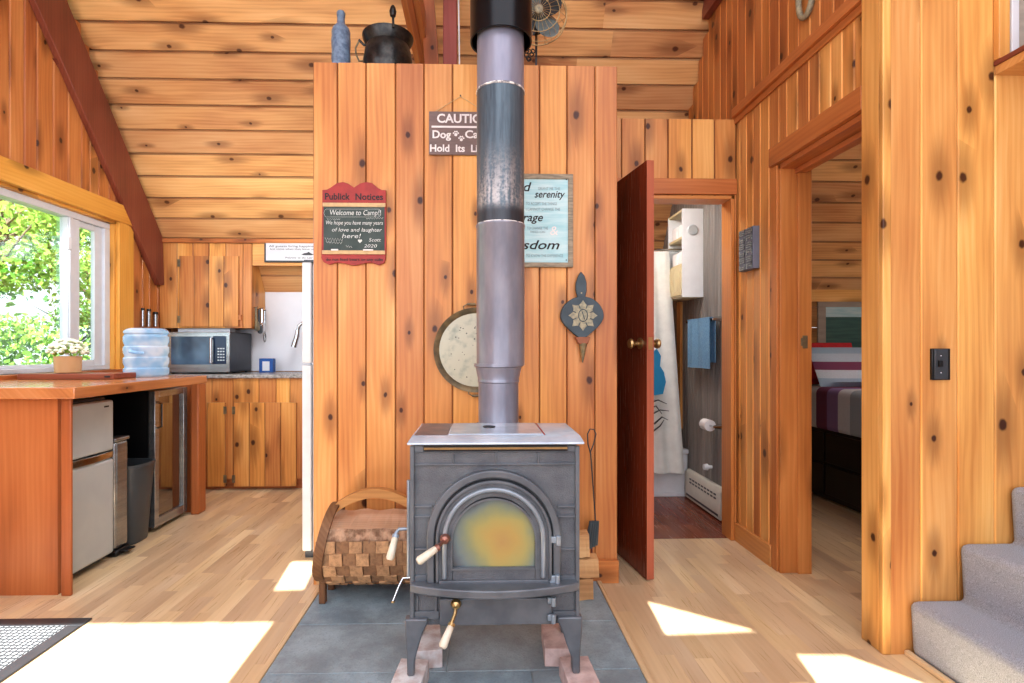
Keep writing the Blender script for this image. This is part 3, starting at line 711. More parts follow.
# ================================================================= DOOR (bathroom)
dn=aZ(647,581.5,.0); hinge=Vector((.722,YBW-.03,0)); dv=(hinge-Vector((dn.x,dn.y,0))); nx=Vector((dv.y,-dv.x,0)).normalized()*.036
dr=thing('door_1',hinge,None,None,kind='structure')
z0d,z1d=.008,aY(650,160,dn.y).z
a=Vector((dn.x,dn.y,0)); h=hinge
def hexa(mb,a,b,c,d,z0,z1,grain='z',t=.5):
    v=[(p.x,p.y,z) for z in (z0,z1) for p in (a,b,c,d)]
    return mb.add(v,[(0,3,2,1),(4,5,6,7),(0,1,5,4),(1,2,6,5),(2,3,7,6),(3,0,4,7)],grain,t)
mb=MB(); e=dv.normalized()*.004
hexa(mb,a+e,h,h+nx,a+e+nx,z0d,z1d); mb.build('door_panel',M['door'],dr)
mb=MB(); hexa(mb,a,a+e,a+e+nx,a+nx,z0d,z1d); o=mb.build('door_edge',M['door_edge'],dr)
kc=a+dv.normalized()*.065; kz=aY(647,343.5,2.6).z
for sgn,nm in ((-1,'knob'),(1,'knob')):
    u_=nx.normalized()*sgn; base=kc+(nx if sgn>0 else Vector((0,0,0))); base.z=kz
    mb=MB(); mb.tube([base,base+u_*.008,base+u_*.012,base+u_*.035,base+u_*.04,base+u_*.052,base+u_*.062,base+u_*.066],[.028,.028,.010,.010,.02,.026,.022,.008],16)
    mb.build(nm,M['brass'],dr,smooth=True)
mb=MB(); la=a-e*.3; hexa(mb,la+nx*.2,la+e*.3+nx*.2,la+e*.3+nx*.8,la+nx*.8,kz-.03,kz+.03); mb.build('latch_plate',M['brass'],dr)

# ================================================================= HEARTH
HX0,HX1=-.735,.558; HY0=1.2
mb=MB(); y=HY0; rows=[1.2,1.50,1.84,2.17,2.545]
for i,(ya,yb) in enumerate(zip(rows,rows[1:])):
    cuts=[HX0,HX0+ru(.35,.45)+(.1 if i%2 else 0),HX0+ru(.78,.95),HX1] if i%2 else [HX0,HX0+.62,HX0+1.03,HX1]
    for xa_,xb_ in zip(cuts,cuts[1:]): mb.box(xa_+.002,xb_-.002,ya+.002,yb-.002,0,.014,t=R())
mb.box(HX0,HX1,HY0,2.545,0,.011,t=1.)
mb.build('hearth_slab',M['slate'],bevel=.002,label='blue-grey slate tile hearth pad under the wood stove',cat='hearth')
mb=MB(); mb.box(HX1,HX1+.022,HY0,2.545,0,.016,'y',.7).box(HX0-.022,HX0,HY0,2.545,0,.016,'y',.7); mb.build('trim_hearth',M['floor'],kind='structure',bevel=.003)

# ================================================================= STOVE
SY=1.72
def s(px,py,Y=SY): return aY(px,py,Y)
st=thing('wood_stove',((s(410,600).x+s(580,600).x)/2,1.87,.08),'grey cast iron wood stove with arched glass door on four legs','stove')
bx0,bx1=s(410.5,500).x,s(579,500).x; bz0,bz1=s(495,620).z,s(495,444).z
MB().box(bx0+.004,bx1-.004,SY+.012,2.0,bz0,bz1-.004).build('firebox',M['iron'],st,bevel=.004)
mb=MB()   # raised front frame and ribs
def bar(x0,y0,x1,y1,dy=.008,Y=SY): 
    a=s(x0,y1);b=s(x1,y0); mb.box(a.x,b.x,Y-dy+.012,Y+.013,a.z,b.z,t=.5)
bar(410,446,414,620,.014); bar(575.5,446,579.5,620,.014)
bar(414,451,576,453); bar(414,463.5,576,466)
for x in (453,496,538.5): bar(x-.8,453,x+.8,464)
bar(414,446,423.5,452,.008); bar(567.5,446,576,452,.008)
for (x0,x1) in ((414,432),(558,576)):
    bar(x0,506,x1,508.3); bar(x0,516,x1,518.3); bar(x0,549,x1,551.2); bar(x0,576,x1,582)
bar(431,551,434,576,.008); bar(555,551,558,576,.008)
bar(414,612,439,620); bar(553,612,576,620); bar(416,597,418,612); bar(434,597,437,612)
mb.build('front_ribs',M['iron_s'],st,bevel=.0015)
MB().box(s(424,447).x,s(567,447).x,SY-.001,SY+.012,s(495,451).z,s(495,445).z).build('air_slot',M['black'],st)
MB().box(s(424,447).x,s(567,447).x,SY-.008,SY-.002,s(495,449).z,s(495,447).z).build('brass_strip',M['brass'],st)
# arch surround
cx=s(493.8,536).x; px=(s(500,536).x-s(490,536).x)/10
cz=s(494,536).z
mb=MB(); mb.arch(cx,cz,66.5*px,59*px,s(494,581).z,SY-.016,SY+.014); mb.build('arch_surround',M['iron_s'],st,bevel=.004,weld=True)
dr_=mb=MB(); cz2=s(494,537).z; dzb=s(494,581).z
mb.arch(cx,cz2,57.5*px,41*px,dzb,SY-.012,SY+.012)
mb.box(cx-40.9*px,cx+40.9*px,SY-.0115,SY+.012,dzb,s(494,566).z,t=.5)
door=mb.build('door',M['iron'],st,bevel=.002)
mb=MB(); mb.arch(cx,cz2,51*px,46.5*px,s(494,576).z,SY-.026,SY-.012); mb.build('door_rim',M['iron_rim'],door,bevel=.005,weld=True)
mb=MB(); mb.arch(cx,cz2,57.5*px,54.5*px,s(494,579).z,SY-.02,SY-.012); mb.box(cx-54.4*px,cx+54.4*px,SY-.02,SY-.012,dzb,s(494,578).z,t=.5); mb.build('door_lip',M['iron_s'],door,bevel=.002,weld=True)
# glass: arched pane
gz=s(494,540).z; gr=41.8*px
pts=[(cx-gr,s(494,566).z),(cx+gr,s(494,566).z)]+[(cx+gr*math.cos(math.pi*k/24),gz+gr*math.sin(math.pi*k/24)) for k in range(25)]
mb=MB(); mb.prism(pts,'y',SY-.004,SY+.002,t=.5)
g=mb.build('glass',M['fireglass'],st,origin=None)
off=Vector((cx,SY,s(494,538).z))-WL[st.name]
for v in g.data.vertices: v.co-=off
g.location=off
mb=MB(); mb.arch(cx,gz,43*px,41*px,s(494,566.5).z,SY-.016,SY-.004); mb.box(cx-43*px,cx+43*px,SY-.016,SY-.004,s(494,568.3).z,s(494,566.6).z,t=.5); mb.build('glass_bead',M['iron_s'],door,weld=True)
for (x0,y0,x1,y1) in ((550,533.5,560,543),(549,572,559,583),(547,594,555,603),(547,611,555,620)):
    mb=MB(); a=s(x0,y1);b=s(x1,y0); mb.box(a.x,b.x,SY-.02,SY-.008,a.z+.006,b.z-.004,t=.5); mb.tube([(b.x-.008,SY-.022,a.z),(b.x-.008,SY-.022,b.z)],.008,12); mb.build('hinge',M['iron_rim'],st,bevel=.002)
# shelf lip with a bowed front
mb=MB(); xl,xr=s(411,590).x,s(578,590).x; n=20
pts=[(xl,SY+.012)]+[(xl+(xr-xl)*k/n,SY-.022-.055*math.sin(math.pi*k/n)**.8) for k in range(n+1)]+[(xr,SY+.012)]
mb.prism(pts,'z',s(494,594.5,1.68).z,s(494,586,1.68).z,t=.5); mb.build('ash_lip',M['iron_s'],st,bevel=.004)
mb=MB(); pbox(mb,439.5,598,552,626,SY-.006,.02,t=.5); mb.build('ash_door',M['iron_s'],st,bevel=.003)
MB().box(bx0+.01,bx1-.01,SY+.02,1.98,s(494,627).z,bz0+.01).build('base_pan',M['iron'],st)
# legs
LZ=.079
def leg(x_out,x_in,foot_o,foot_i,Ya):
    zt_=s(494,619.5).z; mb=MB()
    o=lambda px,py: (s(px,py).x, LZ+(s(494,py).z-s(494,674.5).z))
    d=1 if x_in>x_out else -1
    pts=[o(x_out,618),o(x_in,618),o(x_in,622),o(x_in-d*5,632),o(x_in-d*9,645),o(foot_i+d*.5,660),o(foot_i,674.5),o(foot_o,674.5),o(x_out+d*2.2,655),o(x_out+d*.6,634)]
    mb.prism(pts,'y',Ya,Ya+.035,t=.5); mb.build('leg',M['iron_s'],st,bevel=.005)
for Ya in (SY-.012,1.955):
    leg(405,428,407.5,414.5,Ya); leg(582,557,579.5,572,Ya)
# top plate
tz=s(494,435.4,1.73).z; bz=s(494,443.6,1.70).z
tx0,tx1=s(412,435,1.73).x,s(580,435,1.73).x; qx0,qx1=s(407,443,1.70).x,s(584.5,443,1.70).x
mb=MB()
v=[(qx0,1.70,bz-.004),(qx1,1.70,bz-.004),(qx1,2.03,bz-.004),(qx0,2.03,bz-.004),(qx0,1.70,bz+.002),(qx1,1.70,bz+.002),(qx1,2.03,bz+.002),(qx0,2.03,bz+.002),(tx0,1.728,tz),(tx1,1.728,tz),(tx1,2.02,tz),(tx0,2.02,tz)]
mb.add(v,[(0,3,2,1),(0,1,5,4),(1,2,6,5),(2,3,7,6),(3,0,4,7),(4,5,9,8),(5,6,10,9),(6,7,11,10),(7,4,8,11),(8,9,10,11)],t=.5)
tp=mb.build('top_plate',M['iron_top'],st,bevel=.002)
g0=aZ(449,435,tz).x; g1=aZ(543,435,tz).x
MB().box(g0,g1,1.745,2.005,tz,tz+.003).build('griddle',M['iron_top'],tp,bevel=.002)
MB().box(tx0+.006,g0-.004,1.735,2.012,tz,tz+.001).build('side_panel',M['iron_brown'],tp)
MB().box(g1+.004,g1+.008,1.735,2.012,tz,tz+.001).build('seam',M['redpaint'],tp)
MB().lathe([(.022,0),(.022,.003),(.010,.005),(.0,.005)],(cx-.012,1.90,tz+.003)).build('griddle_lifter_hole',M['black'],tp)
# handles
def handle(pts_m,pts_c,name,knobr=.014,mm='brass'):
    mb=MB(); mb.tube(pts_m,.006,12); mb.lathe([(0,-knobr),(knobr*.7,-knobr*.7),(knobr,0),(knobr*.7,knobr*.7),(0,knobr)],pts_m[0],'y',20)
    o=mb.build(name,M[mm],st,smooth=True)
    a,b=Vector(pts_c[0]),Vector(pts_c[1]); mb=MB(); mb.tube([a,a.lerp(b,.08),a.lerp(b,.9),b],[.0085,.0105,.0135,.009],16); mb.build('grip',M['ceramic'],o,smooth=True)
    o2=MB().tube([a-(b-a)*.12,a+(b-a)*.02],.0115,16).build('ferrule',M[mm],o,smooth=True)
handle([s(445,539,1.69),s(441,544,1.66),s(436,549,1.63)],[s(436.5,548.5,1.63),s(417.5,562,1.60)],'door_handle',.017,'rose')
handle([s(456,604,1.70),s(455,614,1.68),s(451,624,1.66)],[s(451,626,1.66),s(442,648,1.62)],'ash_door_handle',.017)
handle([s(409,528.5,1.80),s(399,529,1.80),s(396,533,1.79),s(395.3,537,1.79)],[s(395.3,537,1.79),s(389.5,560,1.76)],'side_handle',.010,'iron_rim')
mb=MB(); mb.tube([s(410,577.5,1.84),s(403,578,1.84),s(399,586,1.83),s(393,601,1.81)],.0035,8); o=mb.build('air_lever',M['chrome'],st,smooth=True)
MB().lathe([(0,-.007),(.007,0),(0,.007)],s(393,602,1.81)).build('tip',M['brass'],o,smooth=True)
mb=MB(); xx=bx0-.006
mb.box(xx,bx0+.004,1.76,1.96,s(494,575).z,s(494,478).z,t=.5); mb.tube([(xx-.004,1.755,s(494,580).z),(xx-.004,1.755,s(494,560).z),(xx-.004,1.755,s(494,482).z)],.007,10); mb.build('side_door',M['iron_rim'],st,bevel=.003)
mb=MB(); PYc=2.085; pcx=aY(498.5,400,PYc).x
mb.box(pcx-.11,pcx+.11,2.0,PYc+.02,.62,.80,t=.5); mb.lathe([(.088,.80),(.088,.835)],(pcx,PYc,0)); mb.build('flue_collar',M['iron'],st,bevel=.003)
# ================================================================= STOVEPIPE
sp_=thing('stovepipe',(pcx,PYc,.835),'tall grey and soot-stained metal stovepipe rising from the stove','pipe')
def pz(py): return aY(498,py,PYc-.09).z
r1=(aY(524.5,190,PYc).x-aY(476.5,190,PYc).x)/2; r2=(aY(518.5,400,PYc).x-aY(478.5,400,PYc).x)/2; c1=aY(500.5,190,PYc).x
mb=MB(); mb.lathe([(r2,.836),(r2,pz(384)),(r2+.003,pz(384)+.003),(r2+.003,pz(381)),(r2+.002,pz(380)),(r1-.004,pz(368)),(r1+.002,pz(367)),(r1+.002,pz(364))],(pcx,PYc,0),n=48)
mb.build('reducer',M['pipe_g'],sp_,smooth=True)
mb=MB(); mb.lathe([(r1,pz(366)),(r1,pz(223)),(r1+.0025,pz(222)),(r1+.0025,pz(220.5))],(c1,PYc,0),n=48); mb.build('pipe_section',M['pipe_g'],sp_,smooth=True)
mb=MB(); mb.lathe([(r1-.001,pz(222)),(r1-.001,pz(83))],(c1,PYc,0),n=48)
o=mb.build('pipe_section',M['pipe_s'],sp_,smooth=True)
for v in o.data.vertices: v.co+=WL[sp_.name]
o.location=-WL[sp_.name]
mb=MB(); mb.lathe([(r1-.002,pz(83)),(r1-.002,pz(-30))],(c1,PYc,0),n=48); mb.build('pipe_section',M['pipe_u'],sp_,smooth=True)
for py in (82,221): MB().lathe([(r1+.0005,pz(py+.8)),(r1+.0022,pz(py)),(r1+.0005,pz(py-1.4))],(c1,PYc,0),n=48,cap=False).build('seam',M['crust'],sp_,smooth=True)
R3=(aY(532,20,PYc).x-aY(470.5,20,PYc).x)/2; zc=aY(500,43,PYc).z; c3=aY(501,20,PYc).x
mb=MB(); mb.lathe([(R3-.008,zc+.02),(R3-.006,zc),(R3,zc),(R3,5.5)],(c3,PYc,0),n=56,cap=False); mb.build('outer_sleeve',M['blackgloss'],sp_,smooth=True)

# ================================================================= BRICKS UNDER THE LEGS
def brick(name,x,y,w,l,z0,z1,rot,mat,label):
    mb=MB(); mb.box(-w/2,w/2,-l/2,l/2,0,z1-z0,t=R()); o=mb.build(name,mat,bevel=.003,origin=(0,0,0)); o.location=(x,y,z0); o.rotation_euler=(0,0,rot)
    o['label']=label; o['category']='brick'; o['group']='bricks under the stove legs'
xl_=aY(411,672,SY).x; xr_=aY(576,672,SY).x
brick('brick',xl_-.005,1.735,.096,.15,.0145,.078,-.10,M['brick2'],'ash-grey brick under the front leg of the stove nearest the log basket')
brick('brick',xr_+.012,1.735,.10,.15,.0145,.078,.06,M['brick'],'pinkish brick under the front leg of the stove nearest the brown door')
brick('brick',xl_+.03,1.95,.10,.19,.0145,.078,.12,M['brick2'],'ash-grey brick under the rear leg of the stove on the basket side')
brick('brick',xr_-.03,1.95,.10,.19,.0145,.078,-.05,M['brick'],'reddish brick under the rear leg of the stove on the door side')

# ================================================================= LOG BASKET
BY=2.40
bx_0=aY(325,550,BY).x; bx_1=aY(426,550,BY).x
bk=thing('log_basket',((bx_0+bx_1)/2,BY,.015),'woven splint log basket with curved wooden hoops and handle beside the stove','basket')
cr=.140; czb=.265
def uang(a): # U-shaped section: angle from front rim down under to back rim
    return (BY-cr*math.cos(a)*1.0, czb-cr*1.25*math.sin(a))
mb=MB(); rows=10; cols=8
for i in range(-1,rows):
    a0=math.pi*(i)/rows; a1=math.pi*(i+1)/rows
    def pt(a):
        if i==-1 and a<0: return (BY-cr,czb+.05)
        return uang(a)
    q0=pt(a0); q1=pt(a1)
    off=(i%2)*.5
    for k in range(-1,cols):
        xs0=bx_0+(bx_1-bx_0)*max(0,(k+off))/cols; xs1=bx_0+(bx_1-bx_0)*min(cols,k+off+1)/cols
        if xs1<=xs0: continue
        up=((k+i)%2); th=.007 if up else .001
        ny=(q0[0]+q1[0])/2-BY; nz=(q0[1]+q1[1])/2-czb; nl=math.hypot(ny,nz); ny/=nl; nz/=nl
        v=[]
        for (xx_,yy,zz) in ((xs0+.0015,)+q0,(xs1-.0015,)+q0,(xs1-.0015,)+q1,(xs0+.0015,)+q1): v.append((xx_,yy,zz))
        v+=[(a_,b_+ny*th,c_+nz*th) for a_,b_,c_ in v]
        # bulge the outer strip slightly
        mb.add(v,[(0,1,2,3),(7,6,5,4),(0,4,5,1),(2,6,7,3),(0,3,7,4),(1,5,6,2)],t=(.85 if up else .35)+ru(-.2,.15))
mb.build('woven_body',M['weave'],bk)
for sg_,xx_ in ((1,bx_0+.004),(-1,bx_1-.004)):
    mb=MB(); n=40; hw=.020; oo=[];ii=[]
    for k in range(n+1):
        a=2*math.pi*k/n; zz_=.270-.168*math.cos(a); sx_=xx_+sg_*.045*max(0,(zz_-.18))/.26
        oo.append((sx_,BY-.160*math.sin(a),zz_)); ii.append((sx_,BY-.150*math.sin(a),.270-.158*math.cos(a)))
    for k in range(n):
        v=[(p[0]-hw,p[1],p[2]) for p in (oo[k],oo[k+1],ii[k+1],ii[k])]; v+=[(a_+2*hw,b_,c_) for a_,b_,c_ in v]
        mb.add(v,[(0,1,2,3),(7,6,5,4),(0,4,5,1),(2,6,7,3)],'y',.4,seed=4)
    mb.build('end_hoop',M['hoop'],bk,weld=True)
    for yy in (BY-.045,BY+.09):
        mb=MB(); mb.box(xx_-.014,xx_+.014,yy-.014,yy+.014,.0145,.16,t=.3); mb.build('foot',M['hoop'],bk,bevel=.003)
# handle arch along the length
mb=MB(); n=24; zt0=aY(328,508,BY).z; ztp=aY(370,488,BY).z; top=[]
hx0=bx_0+.032; hx1=bx_1-.032; 
for k in range(n+1):
    f_=k/n; x_=hx0+(hx1-hx0)*f_; top.append((x_,zt0+(ztp-zt0)*math.sin(math.pi*f_)**.75))
for k in range(n):
    v=[(top[k][0],BY-.02,top[k][1]),(top[k+1][0],BY-.02,top[k+1][1]),(top[k+1][0],BY-.02,top[k+1][1]-.04),(top[k][0],BY-.02,top[k][1]-.04)]; v+=[(a_,BY+.02,c_) for a_,_,c_ in v]
    mb.add(v,[(0,1,2,3),(7,6,5,4),(0,4,5,1),(2,6,7,3),(0,3,7,4),(1,5,6,2)],'x',.6,seed=2)
mb.build('handle',M['hoopl'],bk,weld=True)
# logs
def splitlog(name,x0,x1,yc,zc_,prof,label,barkpart=True,group='split firewood logs'):
    """prof: list of (dy,dz); first edge pair is the split face, remainder bark"""
    lo=thing(name,((x0+x1)/2,yc,zc_+min(p[1] for p in prof)),label,'firewood',group)
    mb=MB(); n=14; rings=[]
    for k in range(n+1):
        x_=x0+(x1-x0)*k/n; rings.append([(x_,yc+p[0]*(1+.05*math.sin(k*1.7+j)),zc_+p[1]*(1+.05*math.cos(k*1.3+j*2))) for j,p in enumerate(prof)])
    m=len(prof); face=MB(); bark=MB()
    for k in range(n):
        for j in range(m):
            v=[rings[k][j],rings[k+1][j],rings[k+1][(j+1)%m],rings[k][(j+1)%m]]
            tgt=face if (j in (0,m-1)) or not barkpart else bark
            tgt.add(v,[(0,1,2,3)],'x',.5,seed=6)
    face.add(rings[0],[tuple(range(m))],'z',.9,seed=9); face.add(rings[-1],[tuple(reversed(range(m)))],'z',.9,seed=9)
    face.build('split_wood',M['logtop'] if barkpart else M['log'],lo,weld=True)
    if barkpart: bark.build('bark',M['barklog'],lo,weld=True)
zl=.36
splitlog('firewood_log',bx_0+.018,bx_1-.018,BY-.005,.30,[(.115,.075),(-.118,.062),(-.132,.02),(-.125,-.05),(-.08,-.09),(0,-.11),(.09,-.08),(.125,-.01)],'split firewood log with a flat pale top filling the woven basket')
splitlog('firewood_log',bx_0-.055,bx_0+.20,2.50,.10,[(.03,.05),(-.03,.055),(-.04,-.05),(.04,-.05)],'pale squared log end on the hearth behind the basket, away from the stove',False)
x0_=aY(560,560,2.42).x
splitlog('firewood_log',x0_-.12,aY(597,565,2.40).x,2.40,.145,[(.035,.045),(-.03,.04),(-.045,-.035),(.04,-.03)],'pale split log end beside the stove just above the hearth, longest of the pile',False)
splitlog('firewood_log',x0_-.16,aY(590,570,2.42).x,2.39,.062,[(.04,.04),(-.04,.042),(-.045,-.045),(.045,-.045)],'split log lying on the slate at the bottom of the pile behind the stove',False)
splitlog('firewood_log',x0_-.10,aY(588,550,2.41).x,2.41,.24,[(.035,.055),(-.025,.05),(-.04,-.045),(.04,-.045)],'split log end on top of the pile between stove and hearth brush',False)

# ================================================================= HEARTH BRUSH
B=lambda px,py: aY(px,py,2.52)
hb=thing('hearth_brush',B(592,572),'black hearth brush with long wire loop handle leaning by the stove','brush')
lp=[B(591,455),B(588,444),B(587.5,434),B(590,429),B(594,429.5),B(596,434),B(593.5,444),B(590.5,452),B(591,458)]
mb=MB(); mb.tube(lp+[B(593,485),B(595.5,522)],.0032,8); mb.build('handle',M['gunmetal'],hb,smooth=True)
mb=MB(); 
for dx_ in (0,1,2,3): mb.tube([B(591+dx_*2.2,521),B(587+dx_*2.6,549-dx_*1.5)],[.008,.015],8)
mb.build('bristles',M['bellows'],hb,smooth=True)
bq=B(591,571); bq.z=.0145
MB().tube([B(592,545),bq],.006,8).build('rod',M['rose'],hb,smooth=True)

# ================================================================= THINGS ON THE CENTRAL WALL
WY=YC-.0005
def prismY(pts,Y0,Y1,grain='z',t=.5,Yref=None):
    mb=MB(); q=[aY(a,b,Yref or Y0) for a,b in pts]; mb.prism([(p.x,p.z) for p in q],'y',Y0,Y1,grain,t); return mb
# caution sign
cs=thing('caution_sign',aY(463,156,WY),'grey caution sign about a dog hanging by a cord, half behind the stovepipe','sign')
pbox(MB(),0,0,1,1,1,1)
mb=MB(); pbox(mb,429,112,499,154.5,WY-.012,.012,'x'); mb.build('board',M['signgray'],cs,bevel=.002)
text([('CAUTION',437,491,122.5,8.6,0),('Dog',432.5,451,138,7.6,0),('Can\'t',465,491,138,7.6,0),('Hold  Its  Licker',430,496,151.5,7.0,0)],WY-.0125,M['whitetx'],cs,bold=.028)
mb=MB(); pbox(mb,431.5,126.3,497,127.5,WY-.0138,.0014)
for (cx_,cy_,r_) in ((455.8,134.6,1.6),(461.3,139.6,1.5)):
    for dx_,dy_,rr in ((0,0,r_),(-2.3,-1.6,.8),(-.9,-3,.85),(1,-3,.85),(2.4,-1.5,.8)):
        p=aY(cx_+dx_,cy_+dy_,WY-.0138); q=rr*WY/F
        mb.lathe([(0,0),(q,0),(q,.0014)],p,'y',14)
mb.build('paw_prints_and_rule',M['whitetx'],cs)
mb=MB(); mb.tube([aY(433,113,WY-.006),aY(460.5,96.5,WY-.006),aY(487,113,WY-.006)],.0016,6); mb.build('cord',M['cord'],cs)
MB().lathe([(.003,-.012),(.003,0)],aY(460.5,96.5,WY),'y',10).build('nail',M['gunmetal'],cs)
# chalk board
cb=thing('chalkboard_sign',aY(355,265,WY),'red scalloped notice board with chalk writing on the pine wall','sign')
top=[(322.3,203),(322.3,190),(327,189.5),(331.5,187),(337,183),(343,182),(348,183.5),(354,187.5),(360,183.5),(366,181.8),(372,183),(378,188),(382,190),(385.8,190),(385.8,203)]
bot=[(385.5,254),(385.5,259),(384,263),(379,265),(372,262.5),(365,263),(354,265.5),(343,263),(336,262.5),(329,264.5),(323.5,262),(321.3,258),(321.5,254)]
prismY(top+[(386,203),(386,254)]+bot+[(321.5,254)],WY-.014,WY,Yref=WY-.014).build('red_board',M['redpaint'],cb,bevel=.002)
mb=MB(); pbox(mb,323.5,206.5,384.5,250.5,WY-.0155,.002); mb.build('slate_panel',M['chalk'],cb)
mb=MB(); pbox(mb,322.5,203,385.5,206.5,WY-.019,.006,'x'); mb.build('upper_strip',M['tan'],cb,bevel=.001)
mb=MB(); pbox(mb,322,250.5,385,254,WY-.021,.008,'x'); mb.build('chalk_ledge',M['tan'],cb,bevel=.001)
text([('Publick',325,350,199.5,6.4,0),('Notices',355.5,383,199.8,6.4,0),('do not feed bears or any cubs',326,383,260.6,2.6,0)],WY-.0143,M['blacktx'],cb,bold=.018)
text([('Welcome to Camp!!',330,381,215,5.2,.15),('We hope you have many years',326,383,224.5,4.,.2),('of love and laughter',332,382,231.5,3.8,.2),('here!',342,361,238,4.4,.2),('Scott',369,381,241.5,3.4,.2),('2020',364,377,247.5,3.2,.2)],WY-.0157,M['chalkw'],cb,'chalk_writing')
mb=MB(); hp=aY(360,241,WY-.0162); q=2.1*WY/F
pts=[]
for k in range(24):
    a=2*math.pi*k/24; pts.append((hp.x+q*1.0*(16*math.sin(a)**3)/16,hp.z+q*(13*math.cos(a)-5*math.cos(2*a)-2*math.cos(3*a)-math.cos(4*a))/16))
mb.prism(pts,'y',WY-.0165,WY-.0155,t=.5)
def squig(p0,p1,amp,n_,r=.0009):
    L_=[]
    for k in range(n_+1):
        f_=k/n_; L_.append(aY(p0[0]+(p1[0]-p0[0])*f_,p0[1]+(p1[1]-p0[1])*f_+amp*(1 if k%2 else -1),WY-.016))
    mb.tube(L_,r,5)
squig((325,239),(343,240),1.4,14); squig((326,242),(342,243),.9,12); squig((327,219),(340,219.3),.7,14,.0007); squig((366,218.5),(383,218.2),.7,14,.0007); squig((346,246),(352,247),.8,5)
mb.tube([aY(327+3*math.cos(a)+(0 if 1.6<a<4.7 else 51),213+4*math.sin(a),WY-.016) for a in [k*.35 for k in range(18)]],.0006,4)
mb.build('chalk_doodles',M['chalkw'],cb)
mb=MB(); pbox(mb,331,249,338,250.5,WY-.026,.006); mb.build('chalk_stick',M['whitetx'],cb); mb=MB(); pbox(mb,363,249.2,373,250.5,WY-.026,.006); mb.build('chalk_stick',M['whitetx'],cb)
# serenity poster
sr=thing('serenity_plaque',aY(535,267,WY),'pale turquoise plaque with black script prayer in driftwood frame behind stovepipe','plaque')
mb=MB(); pbox(mb,490,174,525,178.5,WY-.018,.018,'x').box(0,0,0,0,0,0)
mb=MB()
pbox(mb,484,174,573.2,178.2,WY-.018,.016,'x'); pbox(mb,484,262.5,573.2,266.8,WY-.018,.016,'x'); pbox(mb,568.2,174,573.2,266.8,WY-.0185,.017,'z'); pbox(mb,484,174,488,266.8,WY-.0185,.017,'z')
mb.build('frame',M['driftwood'],sr,bevel=.002)
mb=MB(); pbox(mb,487,177,569,264,WY-.011,.009); mb.build('panel',M['poster'],sr)
text([('God',505,531.5,191,9,.25),('serenity',534.5,565,197.5,7,.3),('courage',506,543,221,8,.3),('wisdom',508,559.5,249,9,.3)],WY-.0112,M['blacktx'],sr,'script_lettering',bold=.012)
text([('GRANT ME THE',538,560,190,2.8,0),('TO ACCEPT THE THINGS',526,557,205,2.8,0),('I CANNOT CHANGE THE',526,560,210.5,2.8,0),('TO CHANGE THE',527,548,229.5,2.8,0),('THINGS I CAN',530,545,233,2.2,0),('TO KNOW THE DIFFERENCE',526,563,257,2.8,0)],WY-.0112,M['grayscript'],sr,'small_lettering')
text([('&',550,558,235,9,.1)],WY-.0112,M['whitetx'],sr,'ampersand')
for (x,y) in ((566.3,179.5),(566.3,260)): MB().lathe([(0,0),(.003,0),(.003,.003)],aY(x,y,WY-.013),'y',10).build('screw',M['gunmetal'],sr)
# platter
pc=aY(476,350,WY-.02); pr=42*WY/F
pl=thing('tin_platter',(pc.x,WY,pc.z-pr),'round tarnished platter with worn cream face hanging behind the stovepipe','platter')
mb=MB(); mb.lathe([(pr*.86,-.004),(pr*.88,-.012),(pr*.95,-.022),(pr,-.026),(pr,-.022),(pr*.95,-.012),(pr*.86,0),(0,0)],(pc.x,WY,pc.z),'y',56,cap=False); mb.build('rim',M['panrim'],pl,smooth=True)
mb=MB(); mb.lathe([(pr*.90,-.006),(pr*.86,-.009),(0,-.009)],(pc.x,WY,pc.z),'y',56,cap=False); mb.build('face',M['panface'],pl,smooth=True)
mb=MB()
for k in range(26):
    a=ru(0,6.28); q=pr*.72*math.sqrt(R()); mb.lathe([(0,-.0103),(ru(.0015,.004),-.0103),(.001,-.009)],(pc.x+q*math.cos(a),WY,pc.z+q*math.sin(a)),'y',8)
mb.build('chips',M['gunmetal'],pl)
for sg in (1,-1):
    mb=MB(); z_=pc.z+sg*(pr-.006); xo=pc.x-.012*sg-.01
    mb.tube([(xo-.035,WY-.02,z_-sg*.008),(xo-.038,WY-.02,z_+sg*.012),(xo-.02,WY-.02,z_+sg*.022),(xo+.02,WY-.02,z_+sg*.022),(xo+.038,WY-.02,z_+sg*.012),(xo+.035,WY-.02,z_-sg*.008)],.003,8)
    mb.tube([(xo-.02,WY-.02,z_+sg*.022),(xo+.02,WY-.02,z_+sg*.022)],.006,8)
    mb.build('handle',M['panrim'],pl,smooth=True)
# bellows
bl=thing('fireplace_bellows',aY(582,362,WY),'dark slate-blue fireplace bellows with cream flower hanging point down','bellows')
body=[]
for k in range(40):
    a=math.pi/2+2*math.pi*k/40; x=21.5*math.cos(a); y=-20*math.sin(a)
    if y>0: x*=(1-.62*(y/20)**1.6) ; y*=1.12
    body.append((582.2+x,316.5+y))
q=[aY(a,b,WY-.03) for a,b in body]
mb=MB(); mb.prism([(p.x,p.z) for p in q],'y',WY-.034,WY-.022,t=.5); mb.prism([(p.x,p.z) for p in q],'y',WY-.012,WY,t=.5); mb.build('panels',M['bellows'],bl,bevel=.002)
qc=Vector((sum(p.x for p in q)/40,0,sum(p.z for p in q)/40))
mb=MB(); mb.prism([((p.x-qc.x)*.95+qc.x,(p.z-qc.z)*.95+qc.z) for p in q],'y',WY-.022,WY-.012,t=.5); mb.build('leather_gusset',M['leather'],bl)
hd=[(577.5,298),(575.5,290),(575.8,283),(578,276),(581,271.5),(584.5,276),(586.6,283),(586.6,291),(584.8,298)]
prismY(hd,WY-.034,WY-.018,Yref=WY-.03).build('handle',M['bellows'],bl,bevel=.003)
